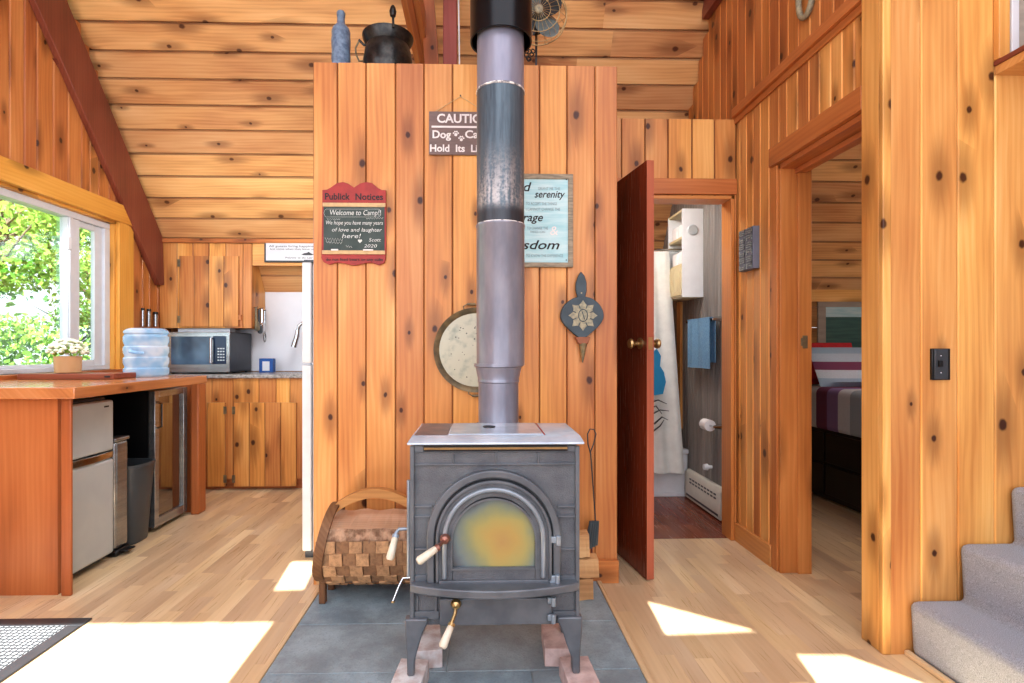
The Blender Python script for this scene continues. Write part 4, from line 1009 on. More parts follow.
prismY([(575,337),(590,337),(587.5,344),(578.5,344)],WY-.038,WY,Yref=WY-.03).build('collar',M['leather'],bl,bevel=.003)
mb=MB(); a=aY(583,343,WY-.02);b=aY(582.5,362.5,WY-.02); mb.tube([a,b],[.021,.003],14); mb.build('nozzle',M['panrim'],bl,smooth=True)
mb=MB(); fc=aY(583,315.5,WY-.0345); q=WY/F
pts=[]
for k in range(32):
    a=2*math.pi*k/32; rr=(14.5 if k%4==0 else (10.5 if k%4==2 else 11.5))*q*(1 if abs(math.sin(a))<.7 else 1.05); pts.append((fc.x+rr*math.cos(a),fc.z+rr*math.sin(a)))
mb.prism(pts,'y',WY-.0352,WY-.034,t=.5); mb.build('flower_motif',M['motif'],bl)
mb=MB()
for k in range(8):
    a=2*math.pi*(k+.5)/8; p=Vector((fc.x+7.5*q*math.cos(a),WY-.0358,fc.z+7.5*q*math.sin(a))); e_=Vector((fc.x+11.5*q*math.cos(a),WY-.0358,fc.z+11.5*q*math.sin(a))); mb.tube([p,e_],.0022,6)
mb.tube([(fc.x+5*q*math.cos(a)*.9,WY-.036,fc.z+6*q*math.sin(a)) for a in [k*2*math.pi/20 for k in range(21)]],.002,6)
mb.tube([(fc.x-1*q,WY-.036,fc.z+4*q),(fc.x+1.6*q,WY-.036,fc.z-4*q)],.002,6)
mb.build('motif_lines',M['bellows'],bl)
MB().tube([aY(581.5,293,WY-.036),aY(581.5,293,WY-.030)],.004,8).build('hanging_hole',M['motif'],bl)

# ================================================================= ON TOP OF THE CENTRAL WALL
TY=2.78; tzz=zt-.004
def T(px,py,Y=TY): return aY(px,py,Y)
zoff=0
c=T(341,50); kq=T(342,50).x-T(341,50).x
bt=thing('ceramic_bottle',(c.x,TY,tzz),'grey-blue embossed ceramic bottle standing on top of the pine wall','bottle')
ht=T(341,12).z-tzz; rb=9.2*kq
mb=MB(); mb.lathe([(rb*.9,0),(rb,.01),(rb*.98,ht*.1),(rb*1.0,ht*.15),(rb*.96,ht*.3),(rb*1.02,ht*.33),(rb*1.02,ht*.36),(rb*.98,ht*.45),(rb*1.03,ht*.6),(rb*.98,ht*.66),(rb,ht*.72),(rb*.88,ht*.77),(rb*.6,ht*.81),(rb*.42,ht*.84),(rb*.40,ht*.93)],(c.x,TY,tzz),n=28); mb.build('body',M['bluebottle'],bt,smooth=True)
mb=MB(); mb.lathe([(rb*.44,ht*.93),(rb*.46,ht*.98),(rb*.4,ht)],(c.x,TY,tzz),n=20); mb.build('neck_ring',M['bluebottle'],bt,smooth=True)
mb=MB()
for k in range(14):
    a=2*math.pi*k/14; mb.tube([(c.x+rb*math.cos(a),TY+rb*math.sin(a),tzz+.02),(c.x+rb*.98*math.cos(a),TY+rb*.98*math.sin(a),tzz+ht*.27)],.004,5)
mb.build('relief_ribs',M['bluebottle'],bt)
c=T(388,50); rp=(T(413,40).x-T(363,40).x)/2
pt_=thing('cooking_pot',(c.x,TY,tzz),'blackened round pot with bail handle on top of the pine wall','pot')
zr_=T(388,38).z-tzz; zb_=0
mb=MB(); mb.lathe([(rp*.45,0),(rp*.5,.01),(rp*.75,.02),(rp*.93,zr_*.25),(rp*.99,zr_*.45),(rp*.92,zr_*.68),(rp*.84,zr_*.80),(rp*1.0,zr_*.95),(rp*1.02,zr_),(rp*.96,zr_),(rp*.8,zr_*.8),(rp*.8,zr_*.3),(0,.03)],(c.x,TY,tzz),n=36); mb.build('body',M['blackpot'],pt_,smooth=True)
mb=MB(); p=T(393,33,TY-rp*.95); mb.lathe([(.0,-.03),(.014,-.022),(.018,.0),(.013,.018),(.007,.03),(0,.034)],(p.x,TY-rp*.98,T(393,27).z),n=14); mb.tube([(p.x,TY-rp*1.0,T(393,25).z),(p.x+.002,TY-rp*.97,T(393,42).z)],.006,8); mb.build('lug',M['blackpot'],pt_,smooth=True)
mb=MB(); L_=[T(393,26),T(380,32),T(368,42)]
mb.tube([T(372,44),T(364,45),T(359,40)],.007,8); mb.build('spout_handle',M['blackpot'],pt_,smooth=True)
mb=MB(); mb.tube([T(359,41),T(355.5,48),T(356,54),T(359,61),T(364,61),T(366,58)],.0045,8); mb.build('bail_handle',M['panrim'],pt_,smooth=True)
# fan
FY=2.74; fc=aY(537.5,16.5,FY); fr_=29*FY/F
fan=thing('desk_fan',(fc.x,FY+.05,tzz),'grey-bladed fan with gold wire guard on the pine wall behind the stovepipe','fan')
mb=MB()
for rr,yy in ((1.,0),(.98,-.03),(.72,-.05),(.4,-.06)):
    mb.tube([(fc.x+fr_*rr*math.cos(a),FY+yy,fc.z+fr_*rr*math.sin(a)) for a in [k*2*math.pi/40 for k in range(41)]],.0022 if rr<1 else .0035,6)
for k in range(24):
    a=2*math.pi*k/24; mb.tube([(fc.x+.02*math.cos(a),FY-.062,fc.z+.02*math.sin(a)),(fc.x+fr_*.7*math.cos(a),FY-.05,fc.z+fr_*.7*math.sin(a)),(fc.x+fr_*math.cos(a),FY,fc.z+fr_*math.sin(a))],.0013,5)
for k in range(12):
    a=2*math.pi*k/12; mb.tube([(fc.x+fr_*math.cos(a),FY,fc.z+fr_*math.sin(a)),(fc.x+fr_*.8*math.cos(a),FY+.05,fc.z+fr_*.8*math.sin(a)),(fc.x+.03*math.cos(a),FY+.06,fc.z+.03*math.sin(a))],.0013,5)
mb.build('wire_guard',M['gold'],fan,smooth=True)
MB().lathe([(0,-.072),(.016,-.071),(.022,-.066),(.022,-.058)],(fc.x,FY,fc.z),'y',20).build('badge',M['motif'],fan,smooth=True)
for k in range(4):
    a0=math.radians(-50+90*k); mb=MB(); pts=[]
    for j in range(16):
        a=a0+2*math.pi*j/16*0; 
    cxx,czz=fc.x+fr_*.50*math.cos(a0),fc.z+fr_*.50*math.sin(a0); v=[];n=20
    for j in range(n):
        b=2*math.pi*j/n; lx=fr_*.44*math.cos(b); lz=fr_*.42*math.sin(b); dx_=lx*math.cos(a0)-lz*math.sin(a0); dz_=lx*math.sin(a0)+lz*math.cos(a0)
        v.append((cxx+dx_,FY-.02+lz*.25,czz+dz_))
    mb.add(v,[tuple(range(n))],t=.5); v2=[(a_,b_+.002,c_) for a_,b_,c_ in v]; mb.add(v2,[tuple(range(n))],t=.5)
    mb.build('blade',M['fanblade'] if k%2==0 else M['fanblade2'],fan)
MB().lathe([(.03,-.03),(.035,.0),(.04,.06),(.045,.09),(.03,.12),(0,.125)],(fc.x,FY,fc.z),'y',24).build('motor',M['gunmetal'],fan,smooth=True)
mb=MB(); mb.tube([(fc.x,FY+.06,fc.z),(fc.x,FY+.07,tzz+.03)],.006,10); mb.lathe([(.075,0),(.075,.01),(.03,.022),(.012,.04)],(fc.x,FY+.05,tzz),n=28); mb.build('stand',M['gunmetal'],fan,smooth=True)
mb=MB()
for k in range(7):
    p=aY(526+ru(0,9),62-ru(1,11),2.68); p.z=max(p.z,tzz+.012); 
    mb.tube([(p.x+.010*math.cos(a),2.68+.004*math.sin(2*a),p.z+.010*math.sin(a)) for a in [j*.7 for j in range(10)]],.003,6)
mb.build('chain_pile',M['black'],label='small heap of black chain links on the wall top below the fan',cat='chain')

# ================================================================= RIGHT WALL ITEMS
a=aX(745.5,232,XR);b=aX(760,225.5,XR)
pz0=aX(760,268,XR).z; pz1=b.z
cp=thing('carved_plaque',(XR-.01,(a.y+b.y)/2,pz0),'small grey carved lettered wooden plaque on the wall beside the bathroom','plaque')
ya,yb=sorted((a.y,b.y))
MB().box(XR-.038,XR-.002,ya,yb,pz0,pz1).build('panel',M['carved_d'],cp,bevel=.002)
mb=MB(); nr=6
for r in range(nr):
    for c_ in range(2):
        y0_=ya+(yb-ya)*(c_*.5+.06); y1_=ya+(yb-ya)*(c_*.5+.44); z0_=pz0+(pz1-pz0)*(r+.12)/nr; z1_=pz0+(pz1-pz0)*(r+.88)/nr
        k=(r*2+c_)%4; t_=.006
        mb.box(XR-.043,XR-.038,y0_,y0_+t_,z0_,z1_,t=.5)
        if k!=1: mb.box(XR-.043,XR-.038,y0_,y1_,z1_-t_,z1_,t=.5)
        if k!=2: mb.box(XR-.043,XR-.038,y1_-t_,y1_,z0_,z1_,t=.5)
        if k!=0: mb.box(XR-.043,XR-.038,y0_,y1_,z0_,z0_+t_,t=.5)
        mb.box(XR-.043,XR-.038,y0_,y1_,(z0_+z1_)/2-.003,(z0_+z1_)/2+.003,t=.5)
mb.build('raised_lettering',M['carved'],cp)
rg=aX(805,4,XU-.02); mb=MB(); L_=[]
for k in range(25):
    a=2*math.pi*k/24; L_.append((XU-.018,rg.y+.055*math.cos(a),rg.z+.095*math.sin(a)+.035))
mb.tube(L_,.014,10); mb.build('hanging_ring',M['motif'],smooth=True,label='pale oval ring hanging high on the right wall above the doorway ledge',cat='wall decoration')
# strike plate on bedroom jamb
p=aY(803,342,DY1-.02); mb=MB(); mb.box(p.x-.012,p.x+.014,DY1-.0365,DY1-.034,p.z-.032,p.z+.032,t=.5); mb.box(p.x-.02,p.x-.012,DY1-.037,DY1-.034,p.z-.02,p.z+.02,t=.5)
mb.build('strike_plate',M['panrim'],bevel=.001,label='small dark metal strike plate on the bedroom door jamb',cat='door hardware')
# light switch
sw=thing('light_switch',aY(941,381,YF),'black light switch plate on the light pine wall','switch')
mb=MB(); pbox(mb,932,348.5,950.5,380,YF-.010,.010); mb.build('back_plate',M['black'],sw,bevel=.002)
mb=MB(); pbox(mb,934.8,348.8,948.3,379.5,YF-.014,.006); mb.build('cover',M['gunmetal'],sw,bevel=.002)
mb=MB(); pbox(mb,939.8,360.5,943.6,366.8,YF-.022,.01); mb.build('toggle',M['black'],sw,bevel=.001)
mb=MB(); mb.lathe([(0,-.0015),(.003,0)],aY(941.3,355.8,YF-.0142),'y',10); mb.lathe([(0,-.0015),(.003,0)],aY(941.3,372.8,YF-.0142),'y',10); mb.build('screws',M['chrome'],sw)
# upper right ledge with its window
lx=aY(993,70,YF).x; lz=aY(993,70,YF).z
mb=MB(); mb.box(lx,3.5,1.35,YF-.001,lz+.012,lz+.03,'y',.3); mb.build('shelf_edge',M['rafter'],label='thin dark-edged wooden shelf at the top right above the stairs',cat='shelf',bevel=.002)
mb=MB(); mb.box(lx+.006,3.5,1.36,YF-.001,lz-.02,lz+.0115,'x',.3); mb.build('shelf_board',M['pine_light'],label='pine underside board beneath the dark-edged shelf at the top right',cat='board')
mb=MB(); a=aY(998,30,YF-.02);b=aY(1009,30,YF-.02); mb.box(a.x,b.x,YF-.025,YF-.001,lz+.031,3.6,'z',.8); mb.build('trim_upper_window',M['pine_light'],kind='structure',bevel=.003)
w2=thing('window_2',(2.2,YF-.02,lz+.04),None,None,kind='structure')
mb=MB(); a=aY(1009.5,30,YF-.02);b=aY(1017,30,YF-.02); mb.box(a.x,b.x,YF-.03,YF-.001,lz+.031,3.6).box(a.x,3.2,YF-.03,YF-.001,3.5,3.6); mb.build('frame',M['whitew'],w2,bevel=.003)
MB().box(b.x,3.2,YF-.012,YF-.001,lz+.031,3.5).build('pane',M['graywall'],w2)

# ================================================================= STAIRS
xs_=[1.578,1.765,1.955,2.145,2.335,2.525,2.715]; rz=.207
pts=[]
pts=[(xs_[0],0)]
for i,x in enumerate(xs_):
    pts.append((x-.012,rz*(i+1)))
    if i+1<len(xs_): pts.append((xs_[i+1],rz*(i+1)))
pts+= [(3.4,rz*7),(3.4,0)]
mb=MB(); mb.prism(pts,'y',.75,YF-.003,t=.5)
mb.build('staircase',M['carpet'],bevel=.03,seg=4,label='grey carpeted staircase rising beside the light pine wall',cat='staircase')
mb=MB(); mb.box(1.556,1.577,.75,YF-.003,0,.02,'y',.9); mb.build('trim_stairs',M['floor'],kind='structure',bevel=.005)

# ================================================================= RUG
mb=MB(); mb.box(-2.68,-1.665,1.25,2.20,.0005,.008,t=.5)
rgp=thing('door_mat',(-2.2,1.75,.0005),'grey ribbed doormat with dark border on the laminate floor','mat')
mb.build('ribbed_field',M['rug'],rgp)
mb=MB()
for (x0,x1,y0,y1) in ((-2.70,-1.61,2.20,2.262),(-1.665,-1.61,1.19,2.20),(-2.70,-1.61,1.19,1.25)): mb.box(x0,x1,y0,y1,.0005,.009,t=.5)
mb.build('border',M['gunmetal'],rgp,bevel=.003)

# ================================================================= BAR COUNTER
BZ=aY(30,387.5,2.44).z
bar_=thing('breakfast_bar',(-2.3,3.1,0),'orange-stained wooden breakfast bar with an open appliance bay below','bar counter')
xR=aZ(69,388,BZ).x+.0; e2=aZ(207,375.2,BZ)
mb=MB(); xr0=xR; 
v=[(XL+.035,2.435),(xr0,2.435),(xr0-.0,2.46),(e2.x,e2.y),(XL+.035,e2.y)]
mb.prism(v,'z',BZ-.052,BZ,grain='y',t=.6); bt_=mb.build('bar_top',M['bartop'],bar_,bevel=.004)
mb=MB(); mb.box(XL+.03,-1.93,2.492,2.53,0,BZ-.052,'z',.5); mb.build('end_panel',M['barwood'],bar_)
mb=MB(); a=aY(62,500,2.485);b=aY(72,500,2.485); mb.box(a.x,b.x,2.478,2.492,0,BZ-.052,'z',.3); mb.build('post',M['barwood'],bar_,bevel=.004)
a=aZ(193,513,0);b=aZ(205,511,0); mb=MB(); mb.box(-1.97,-1.91,3.68,3.78,0,BZ-.052,'z',.6); mb.build('post',M['barwood'],bar_,bevel=.012)
mb=MB(); mb.box(XL+.03,-1.97,3.74,3.77,0,BZ-.052,'z',.3).box(-2.69,-2.66,2.53,3.74,0,BZ-.052,'y',.3); mb.build('back_panel',M['barwood'],bar_)
# mini fridge
fx=-1.955
def FX(px,py): return aX(px,py,fx)
fa=FX(72.5,480); fb=FX(114,480)
y0_,y1_=2.535,fb.y; zt_=FX(72.5,402).z
mf=thing('mini_fridge',(fx-.3,(y0_+y1_)/2,0),'small silver two-door mini fridge under the bar','refrigerator')
MB().box(fx-.5,fx-.04,y0_+.005,y1_-.005,.01,zt_).build('body',M['gunmetal'],mf,bevel=.006)
zs0=FX(90,455).z; zs1=FX(90,447).z
zs0,zs1=aX(72.5,470,fx).z,aX(72.5,461,fx).z
MB().box(fx-.04,fx,y0_,y1_,zs1,zt_-.015).build('freezer_door',M['fridge'],mf,bevel=.012,seg=3)
MB().box(fx-.04,fx,y0_,y1_,.04,zs0).build('door',M['fridge'],mf,bevel=.012,seg=3)
mb=MB(); mb.prism([(fx-.04,y0_),(fx-.005,y0_),(fx+.012,(y0_+y1_)/2),(fx-.005,y1_),(fx-.04,y1_)],'z',zs0+.004,zs1-.004,t=.5); mb.build('handle_band',M['chrome'],mf,bevel=.003)
MB().box(fx,fx+.001,y1_-.075,y1_-.04,zt_-.05,zt_-.042).build('badge',M['black'],mf)
# step trash can (steel)
tx=-1.97
pa=aX(114,500,tx);pb=aX(129,500,tx); tcz=aX(121,437,tx).z
tc_=thing('steel_trash_can',((tx-.15),(pa.y+pb.y)/2,0),'narrow stainless steel pedal trash can between mini fridge and grey bin','trash can')
MB().box(tx-.32,tx,pa.y+.01,pb.y,.035,tcz-.02).build('body',M['steel'],tc_,bevel=.02,seg=4)
MB().box(tx-.325,tx+.004,pa.y+.006,pb.y+.004,tcz-.022,tcz).build('lid',M['steel'],tc_,bevel=.008,seg=3)
MB().box(tx-.32,tx+.01,pa.y+.006,pb.y+.004,0,.034).build('base',M['black'],tc_,bevel=.01)
MB().box(tx+.0,tx+.05,pa.y+.03,pb.y-.02,.02,.03).build('pedal',M['black'],tc_,bevel=.004)
# grey bin
gx=-1.93
pa=aX(131,500,gx);pb=aX(163,500,gx); gz1=aX(143,465,gx).z
mb=MB(); y0_,y1_=pa.y+.06,pb.y-.0
def ring(s_,z,ins=0): 
    ym=(y0_+y1_)/2; hy=(y1_-y0_)/2*s_-ins; xm=gx-.19; hx=.17*s_-ins
    out=[]
    for k in range(24):
        a=2*math.pi*k/24; c_,s2=math.cos(a),math.sin(a); out.append((xm+hx*math.copysign(abs(c_)**.5,c_),ym+hy*math.copysign(abs(s2)**.5,s2),z))
    return out
rings=[ring(.80,.002),ring(.82,.01),ring(1.0,gz1-.02),ring(1.04,gz1-.018),ring(1.04,gz1),ring(.97,gz1,0),ring(.80,.02)]
v=[p for r_ in rings for p in r_]; f_=[tuple(range(24))]
for j in range(len(rings)-1):
    for k in range(24): f_.append((j*24+k,j*24+(k+1)%24,(j+1)*24+(k+1)%24,(j+1)*24+k))
f_.append(tuple(reversed(range((len(rings)-1)*24,len(rings)*24))))
mb.add(v,f_,t=.5); mb.build('waste_bin',M['binplastic'],smooth=True,label='open tapered dark grey plastic bin in front of the wine cooler',cat='bin')
# wine cooler
wx=-1.985
pa=aX(155,500,wx);pb=aX(193.5,500,wx); wz1=aX(156,390,wx).z-.005; y0_,y1_=pa.y,min(pb.y,3.675)
wc=thing('wine_cooler',(wx-.3,(y0_+y1_)/2,0),'black beverage cooler with steel-framed glass door under the bar end','cooler')
mb=MB(); X0=wx-.52
mb.box(X0,wx-.045,y0_,y0_+.02,.01,wz1).box(X0,wx-.045,y1_-.02,y1_,.01,wz1).box(X0,X0+.02,y0_+.02,y1_-.02,.01,wz1).box(X0,wx-.045,y0_+.02,y1_-.02,.01,.07).box(X0,wx-.045,y0_+.02,y1_-.02,wz1-.03,wz1)
mb.build('cabinet',M['black'],wc)
mb=MB(); fw=.042
mb.box(wx-.04,wx,y0_,y0_+fw,.03,wz1).box(wx-.04,wx,y1_-fw,y1_,.03,wz1).box(wx-.04,wx,y0_+fw,y1_-fw,.03,.03+fw*1.3).box(wx-.04,wx,y0_+fw,y1_-fw,wz1-fw,wz1)
dr_=mb.build('door',M['steel'],wc,bevel=.003)
MB().box(wx-.024,wx-.016,y0_+fw,y1_-fw,.03+fw*1.3,wz1-fw).build('glass',M['darkglass'],dr_)
mb=MB(); 
for z in (.28,.46,.63): mb.box(wx-.42,wx-.08,y0_+.025,y1_-.025,z,z+.012,'y',.6)
mb.build('shelf',M['pine_kit'],wc)
mb=MB(); mb.tube([(wx,y0_+.02,wz1-.07),(wx+.03,y0_+.02,wz1-.08),(wx+.03,y0_+.02,wz1-.22),(wx,y0_+.02,wz1-.23)],.008,8); mb.build('handle',M['chrome'],dr_,smooth=True)
# black sheet painting in the shade of the recess behind the bin
MB().box(-2.655,-2.62,2.60,3.70,0,BZ-.06).build('bay_shade_sheet',M['black'],label='black sheet standing in for the shade at the back of the appliance bay under the bar',cat='panel')
# items on the bar
BT=BZ+.0005
a=aZ(17,379.5,BT); b=aZ(112,379.5,BT); yb0=a.y
mb=MB(); mb.box(a.x+.0,b.x,a.y,a.y+.20,BT,BT+.032,'x',.5)
cbd=thing('cutting_board',((a.x+b.x)/2,a.y+.2,BT),'thick brown wooden cutting board on the bar under the flower pot','cutting board')
mb.build('board',M['board'],cbd,bevel=.004)
MB().box(b.x-.05,b.x-.02,a.y-.004,a.y+.003,BT+.01,BT+.02).build('grip_slot',M['black'],cbd)
FPY=a.y+.11; fp=aY(68,371,FPY); zb_=BT+.0325
kq=aY(69,371,FPY).x-aY(68,371,FPY).x
pot=thing('flower_pot',(fp.x,FPY,zb_),'small tan pot of cream flowers standing on the cutting board','potted flowers')
mb=MB(); ph=kq*17; mb.lathe([(kq*9.5,0),(kq*11,.004),(kq*11.8,ph*.95),(kq*11.8,ph),(kq*10.8,ph),(kq*10,ph*.7),(0,ph*.7)],(fp.x,FPY,zb_),n=28); mb.build('pot',M['potwood'],pot,smooth=True)
mb=MB(); 
for k in range(60):
    a=ru(0,6.28); e_=ru(.1,1.1); p=Vector((fp.x+kq*13*math.cos(a)*math.cos(e_),FPY+kq*13*math.sin(a)*math.cos(e_),zb_+ph+kq*10*math.sin(e_)))
    q=Vector((ru(-1,1),ru(-1,1),ru(.2,1))).normalized(); w_=q.orthogonal().normalized()*kq*2.2; u2=q.cross(w_)
    mb.face([p-w_,p+u2,p+w_,p-u2],t=R())
mb.build('leaves',M['leafg'],pot)
mb=MB()
for k in range(150):
    a=ru(0,6.28); e_=math.asin(R()); p=Vector((fp.x+kq*16*math.cos(a)*math.cos(e_),FPY+kq*16*math.sin(a)*math.cos(e_),zb_+ph+kq*3+kq*14*math.sin(e_)))
    mb.lathe([(0,-kq*1.6),(kq*1.6,-kq*.8),(kq*2.2,0),(kq*1.6,kq*.9),(0,kq*1.5)],p,'z',7)
mb.build('blossoms',M['flowers'],pot,smooth=True)
# jug
JY=3.42; jc=aY(146.5,376,JY); jr=(aY(168.5,350,JY).x-aY(125,350,JY).x)/2*.92; jh=aY(146,328.5,JY).z-BT
if jc.x+jr>0: pass
mb=MB(); prof=[(jr*.86,0),(jr*.96,.008)]
for k in range(4):
    z_=jh*(.03+.22*k); prof+=[(jr,z_+.01),(jr,z_+jh*.14),(jr*.94,z_+jh*.165),(jr*.94,z_+jh*.19)]
prof+=[(jr,jh*.90),(jr*.97,jh*.95),(jr*.8,jh),(jr*.3,jh*1.0),(0,jh)]
jg=thing('water_jug',(jc.x,JY,BT),'large translucent blue water jug standing on the bar beside the window','water jug')
mb.lathe(prof,(jc.x,JY,BT),n=40); mb.build('bottle',M['jug'],jg,smooth=True)
mb=MB(); mb.tube([(jc.x-.02,JY-jr-.0,BT+jh*.55),(jc.x-.01,JY-jr-.02,BT+jh*.52),(jc.x+.03,JY-jr-.02,BT+jh*.5),(jc.x+.05,JY-jr+.01,BT+jh*.49)],.01,8); mb.build('handle',M['jug'],jg,smooth=True)

# ================================================================= KITCHEN
KY=4.32; CZ=aY(250,374.5,KY).z
cx_l=XL+.02; cx_r=-.96
bc=thing('base_cabinet',((cx_l+cx_r)/2,4.6,0),'knotty pine base cabinet with plank doors under the kitchen counter','cabinet')
mb=MB(); 
xk=[aY(a,430,KY).x for a in (165,180,193,205.5,212,233,259,276,290,306,330,352)]
xk[0]=cx_l
for a,b in zip(xk,xk[1:]): mb.board((a,KY+.02,.09),(1,0,0),(0,0,1),(0,-1,0),b-a,CZ-.03-.09,th=.018,ch=.004,ct=-.4,gap=.0005)
mb.box(cx_l,xk[-1],KY+.02,4.88,.09,CZ-.03,t=.4)
mb.build('carcass',M['pine_kit'],bc)
mb=MB(); mb.box(cx_l,xk[-1],KY+.05,KY+.07,0,.09,'x',.0); mb.build('toe_kick',M['trim'],bc)
def plankdoor(parent,x0,y0,x1,y1,Y,n=4,hin='l'):
    a=aY(x0,y1,Y);b=aY(x1,y0,Y); mb=MB(); w_=(b.x-a.x)/n
    for k in range(n): mb.board((a.x+k*w_,Y,a.z),(1,0,0),(0,0,1),(0,-1,0),w_,b.z-a.z,th=.016,ch=.004,ct=-.4,gap=.0005)
    d=mb.build('door',M['pine_kit'],parent)
    for z in (a.z+.06,b.z-.06):
        hx=a.x if hin=='l' else b.x
        mb=MB(); mb.box(hx-.012,hx+.012,Y-.019,Y-.015,z-.03,z+.03,t=.5); mb.tube([(hx,Y-.02,z-.03),(hx,Y-.02,z+.03)],.004,6); mb.build('hinge',M['panrim'],d)
plankdoor(bc,234.5,402.5,297,486,KY+.001,4); plankdoor(bc,208,402.5,226,486,KY+.001,1,'r')
mb=MB(); mb.box(cx_l,-.30,KY-.025,4.884,CZ-.03,CZ,t=.5)
ct=mb.build('kitchen_counter',M['granite'],bevel=.006,label='grey speckled kitchen countertop along the back wall',cat='countertop')
# upper cabinet
UY=4.6
uc=thing('wall_cabinet',(aY(215,328,UY).x,4.74,aY(215,328,UY).z),'knotty pine wall cabinet with plank door above the microwave','cabinet')
a=aY(164.5,328,UY);b=aY(252,243,UY); ux1=aY(263,300,YB-.06).x
ux1=b.x
mb=MB(); xe=[aY(q,300,UY).x for q in (164.5,177,193,209,226,243,252)]; xe[0]=XL+.002
for p,q in zip(xe,xe[1:]): mb.board((p,UY+.018,a.z),(1,0,0),(0,0,1),(0,-1,0),q-p,b.z-a.z,th=.018,ch=.004,ct=-.4,gap=.0005)
mb.prism([(UY+.018,a.z),(UY+.018,b.z),(4.878,roofz(4.88)-.03),(4.878,a.z)],'x',XL+.002,xe[-1],t=.6)
mb.build('carcass',M['pine_kit'],uc)
plankdoor(uc,180,256.5,239.5,326.5,UY,4)
MB().box(aY(239.5,300,UY).x,aY(242,300,UY).x,UY-.016,UY-.001,aY(240,320,UY).z,aY(240,315,UY).z).build('latch',M['trim'],uc)
MB().box(aY(178,330,UY+.03).x,aY(230,330,UY+.03).x,UY+.03,UY+.13,a.z-.03,a.z-.001).build('under_cabinet_light',M['whitew'],label='slim pale under-cabinet light above the microwave',cat='light')
# soffit
mb=MB(); a2=aY(252.5,265.5,UY);b2=aY(252.5,241,UY); mb.box(a2.x,-.85,UY,UY+.03,a2.z,b2.z+.02,'x',.7); mb.build('trim_soffit',M['pine_light'],kind='structure')
# crown trim where the roof meets the cabinets
mb=MB(); c_=aY(200,243,UY-.01); mb.box(XL+.002,-.85,UY-.03,UY+.0,c_.z,c_.z+.035,'x',.4); mb.build('trim_crown',M['pine_red'],kind='structure',bevel=.004)
# sign on soffit
ks=thing('kitchen_sign',aY(290,262,UY-.01),'long white lettered sign in a black frame above the kitchen sink','sign')
mb=MB(); pbox(mb,264.2,241,340,262.2,UY-.018,.018,'x'); mb.build('frame',M['gunmetal'],ks,bevel=.003)
mb=MB(); pbox(mb,265.9,242.8,338,260.4,UY-.020,.004); mb.build('panel',M['whitew'],ks)
text([('All guests bring happiness',269,317,247,1.8,0),('but some when they leave us',270.5,314,249.8,1.7,0),('Welcome  to  the  Lake',285,312.5,258.5,1.8,0)],UY-.0203,M['blacktx'],ks)
mb=prismY([(301,254.8),(304,253.3),(307,252.8),(308.5,251.8),(311,253.3),(314,254.6),(311,255.2),(304,255.2)],UY-.0215,UY-.020); mb.build('lake_house_motif',M['gunmetal'],ks)
# microwave
MY=4.42; mz=CZ+.0005
mp0=aY(166,372,MY);mp1=aY(229.5,332,MY)
mw=thing('microwave_oven',((mp0.x+mp1.x)/2,MY+.2,mz),'silver and black microwave on the counter beside the water jug','microwave')
MB().box(mp0.x,mp1.x,MY+.015,4.84,mz+.012,mp1.z).build('body',M['char'],mw,bevel=.006)
mb=MB(); mb.box(mp0.x,mp1.x,MY,MY+.015,mz+.012,mp1.z,t=.5); mb.build('face_frame',M['steel'],mw,bevel=.004)
mb=MB(); pbox(mb,171,336.5,211,364.5,MY-.004,.004); mb.build('door_window',M['mwwin'],mw,bevel=.001)
mb=MB(); pbox(mb,213,336,226,364,MY-.004,.004); cpn=mb.build('control_panel',M['mwpanel'],mw,bevel=.002)
mb=MB()
for r in range(5):
    for c_ in range(3): pbox(mb,217.5+c_*2.6,348+r*2.9,219.2+c_*2.6,349.2+r*2.9,MY-.0055,.0015)
mb.build('keypad',M['fridge'],cpn)
mb=MB(); a=aY(210.8,338,MY-.03);b=aY(210.8,363,MY-.03); mb.tube([(a.x,MY,a.z),(a.x,MY-.03,a.z),(b.x,MY-.03,b.z),(b.x,MY,b.z)],.011,10); mb.build('handle',M['chrome'],mw,smooth=True)
mb=MB()
for x in (mp0.x+.03,mp1.x-.03):
    for y in (MY+.05,4.8): mb.lathe([(.012,0),(.012,.012)],(x,y,mz),n=12)
mb.build('feet',M['black'],mw)
# knives / slim bottles against the wall under the rafter
for i,(x0,x1,y0,y1,lb) in enumerate(((141.5,144.3,308,326.5,'slim silver tube on the wall rack, nearest the window'),(147.2,150.6,309,326.5,'slim silver tube in the middle of the wall rack'),(153.8,157.5,312,326.5,'short slim tube on the wall rack nearest the cabinet'))):
    yy=4.62 if False else None
    a=aX((x0+x1)/2,y1,XL+.03); b=aX((x0+x1)/2,y0,XL+.03); rr=(x1-x0)/2*a.y/F*1.1
    t_=thing('spice_tube',(a.x,a.y,a.z),lb,'container','slim tubes on the wall rack')
    MB().tube([(a.x,a.y,a.z),(a.x,a.y,b.z-.02)],rr,14).build('tube',M['steel'],t_,smooth=True)
    MB().tube([(a.x,a.y,b.z-.02),(a.x,a.y,b.z)],rr*1.1,14).build('cap',M['black'],t_,smooth=True)
a=aX(140,328,XL+.03);b=aX(159,328,XL+.03)
MB().box(XL+.001,XL+.06,a.y-.03,b.y+.03,a.z-.035,a.z-.012,'y').build('wall_rack',M['black'],label='small dark rack holding slim tubes beside the window casing',cat='rack')
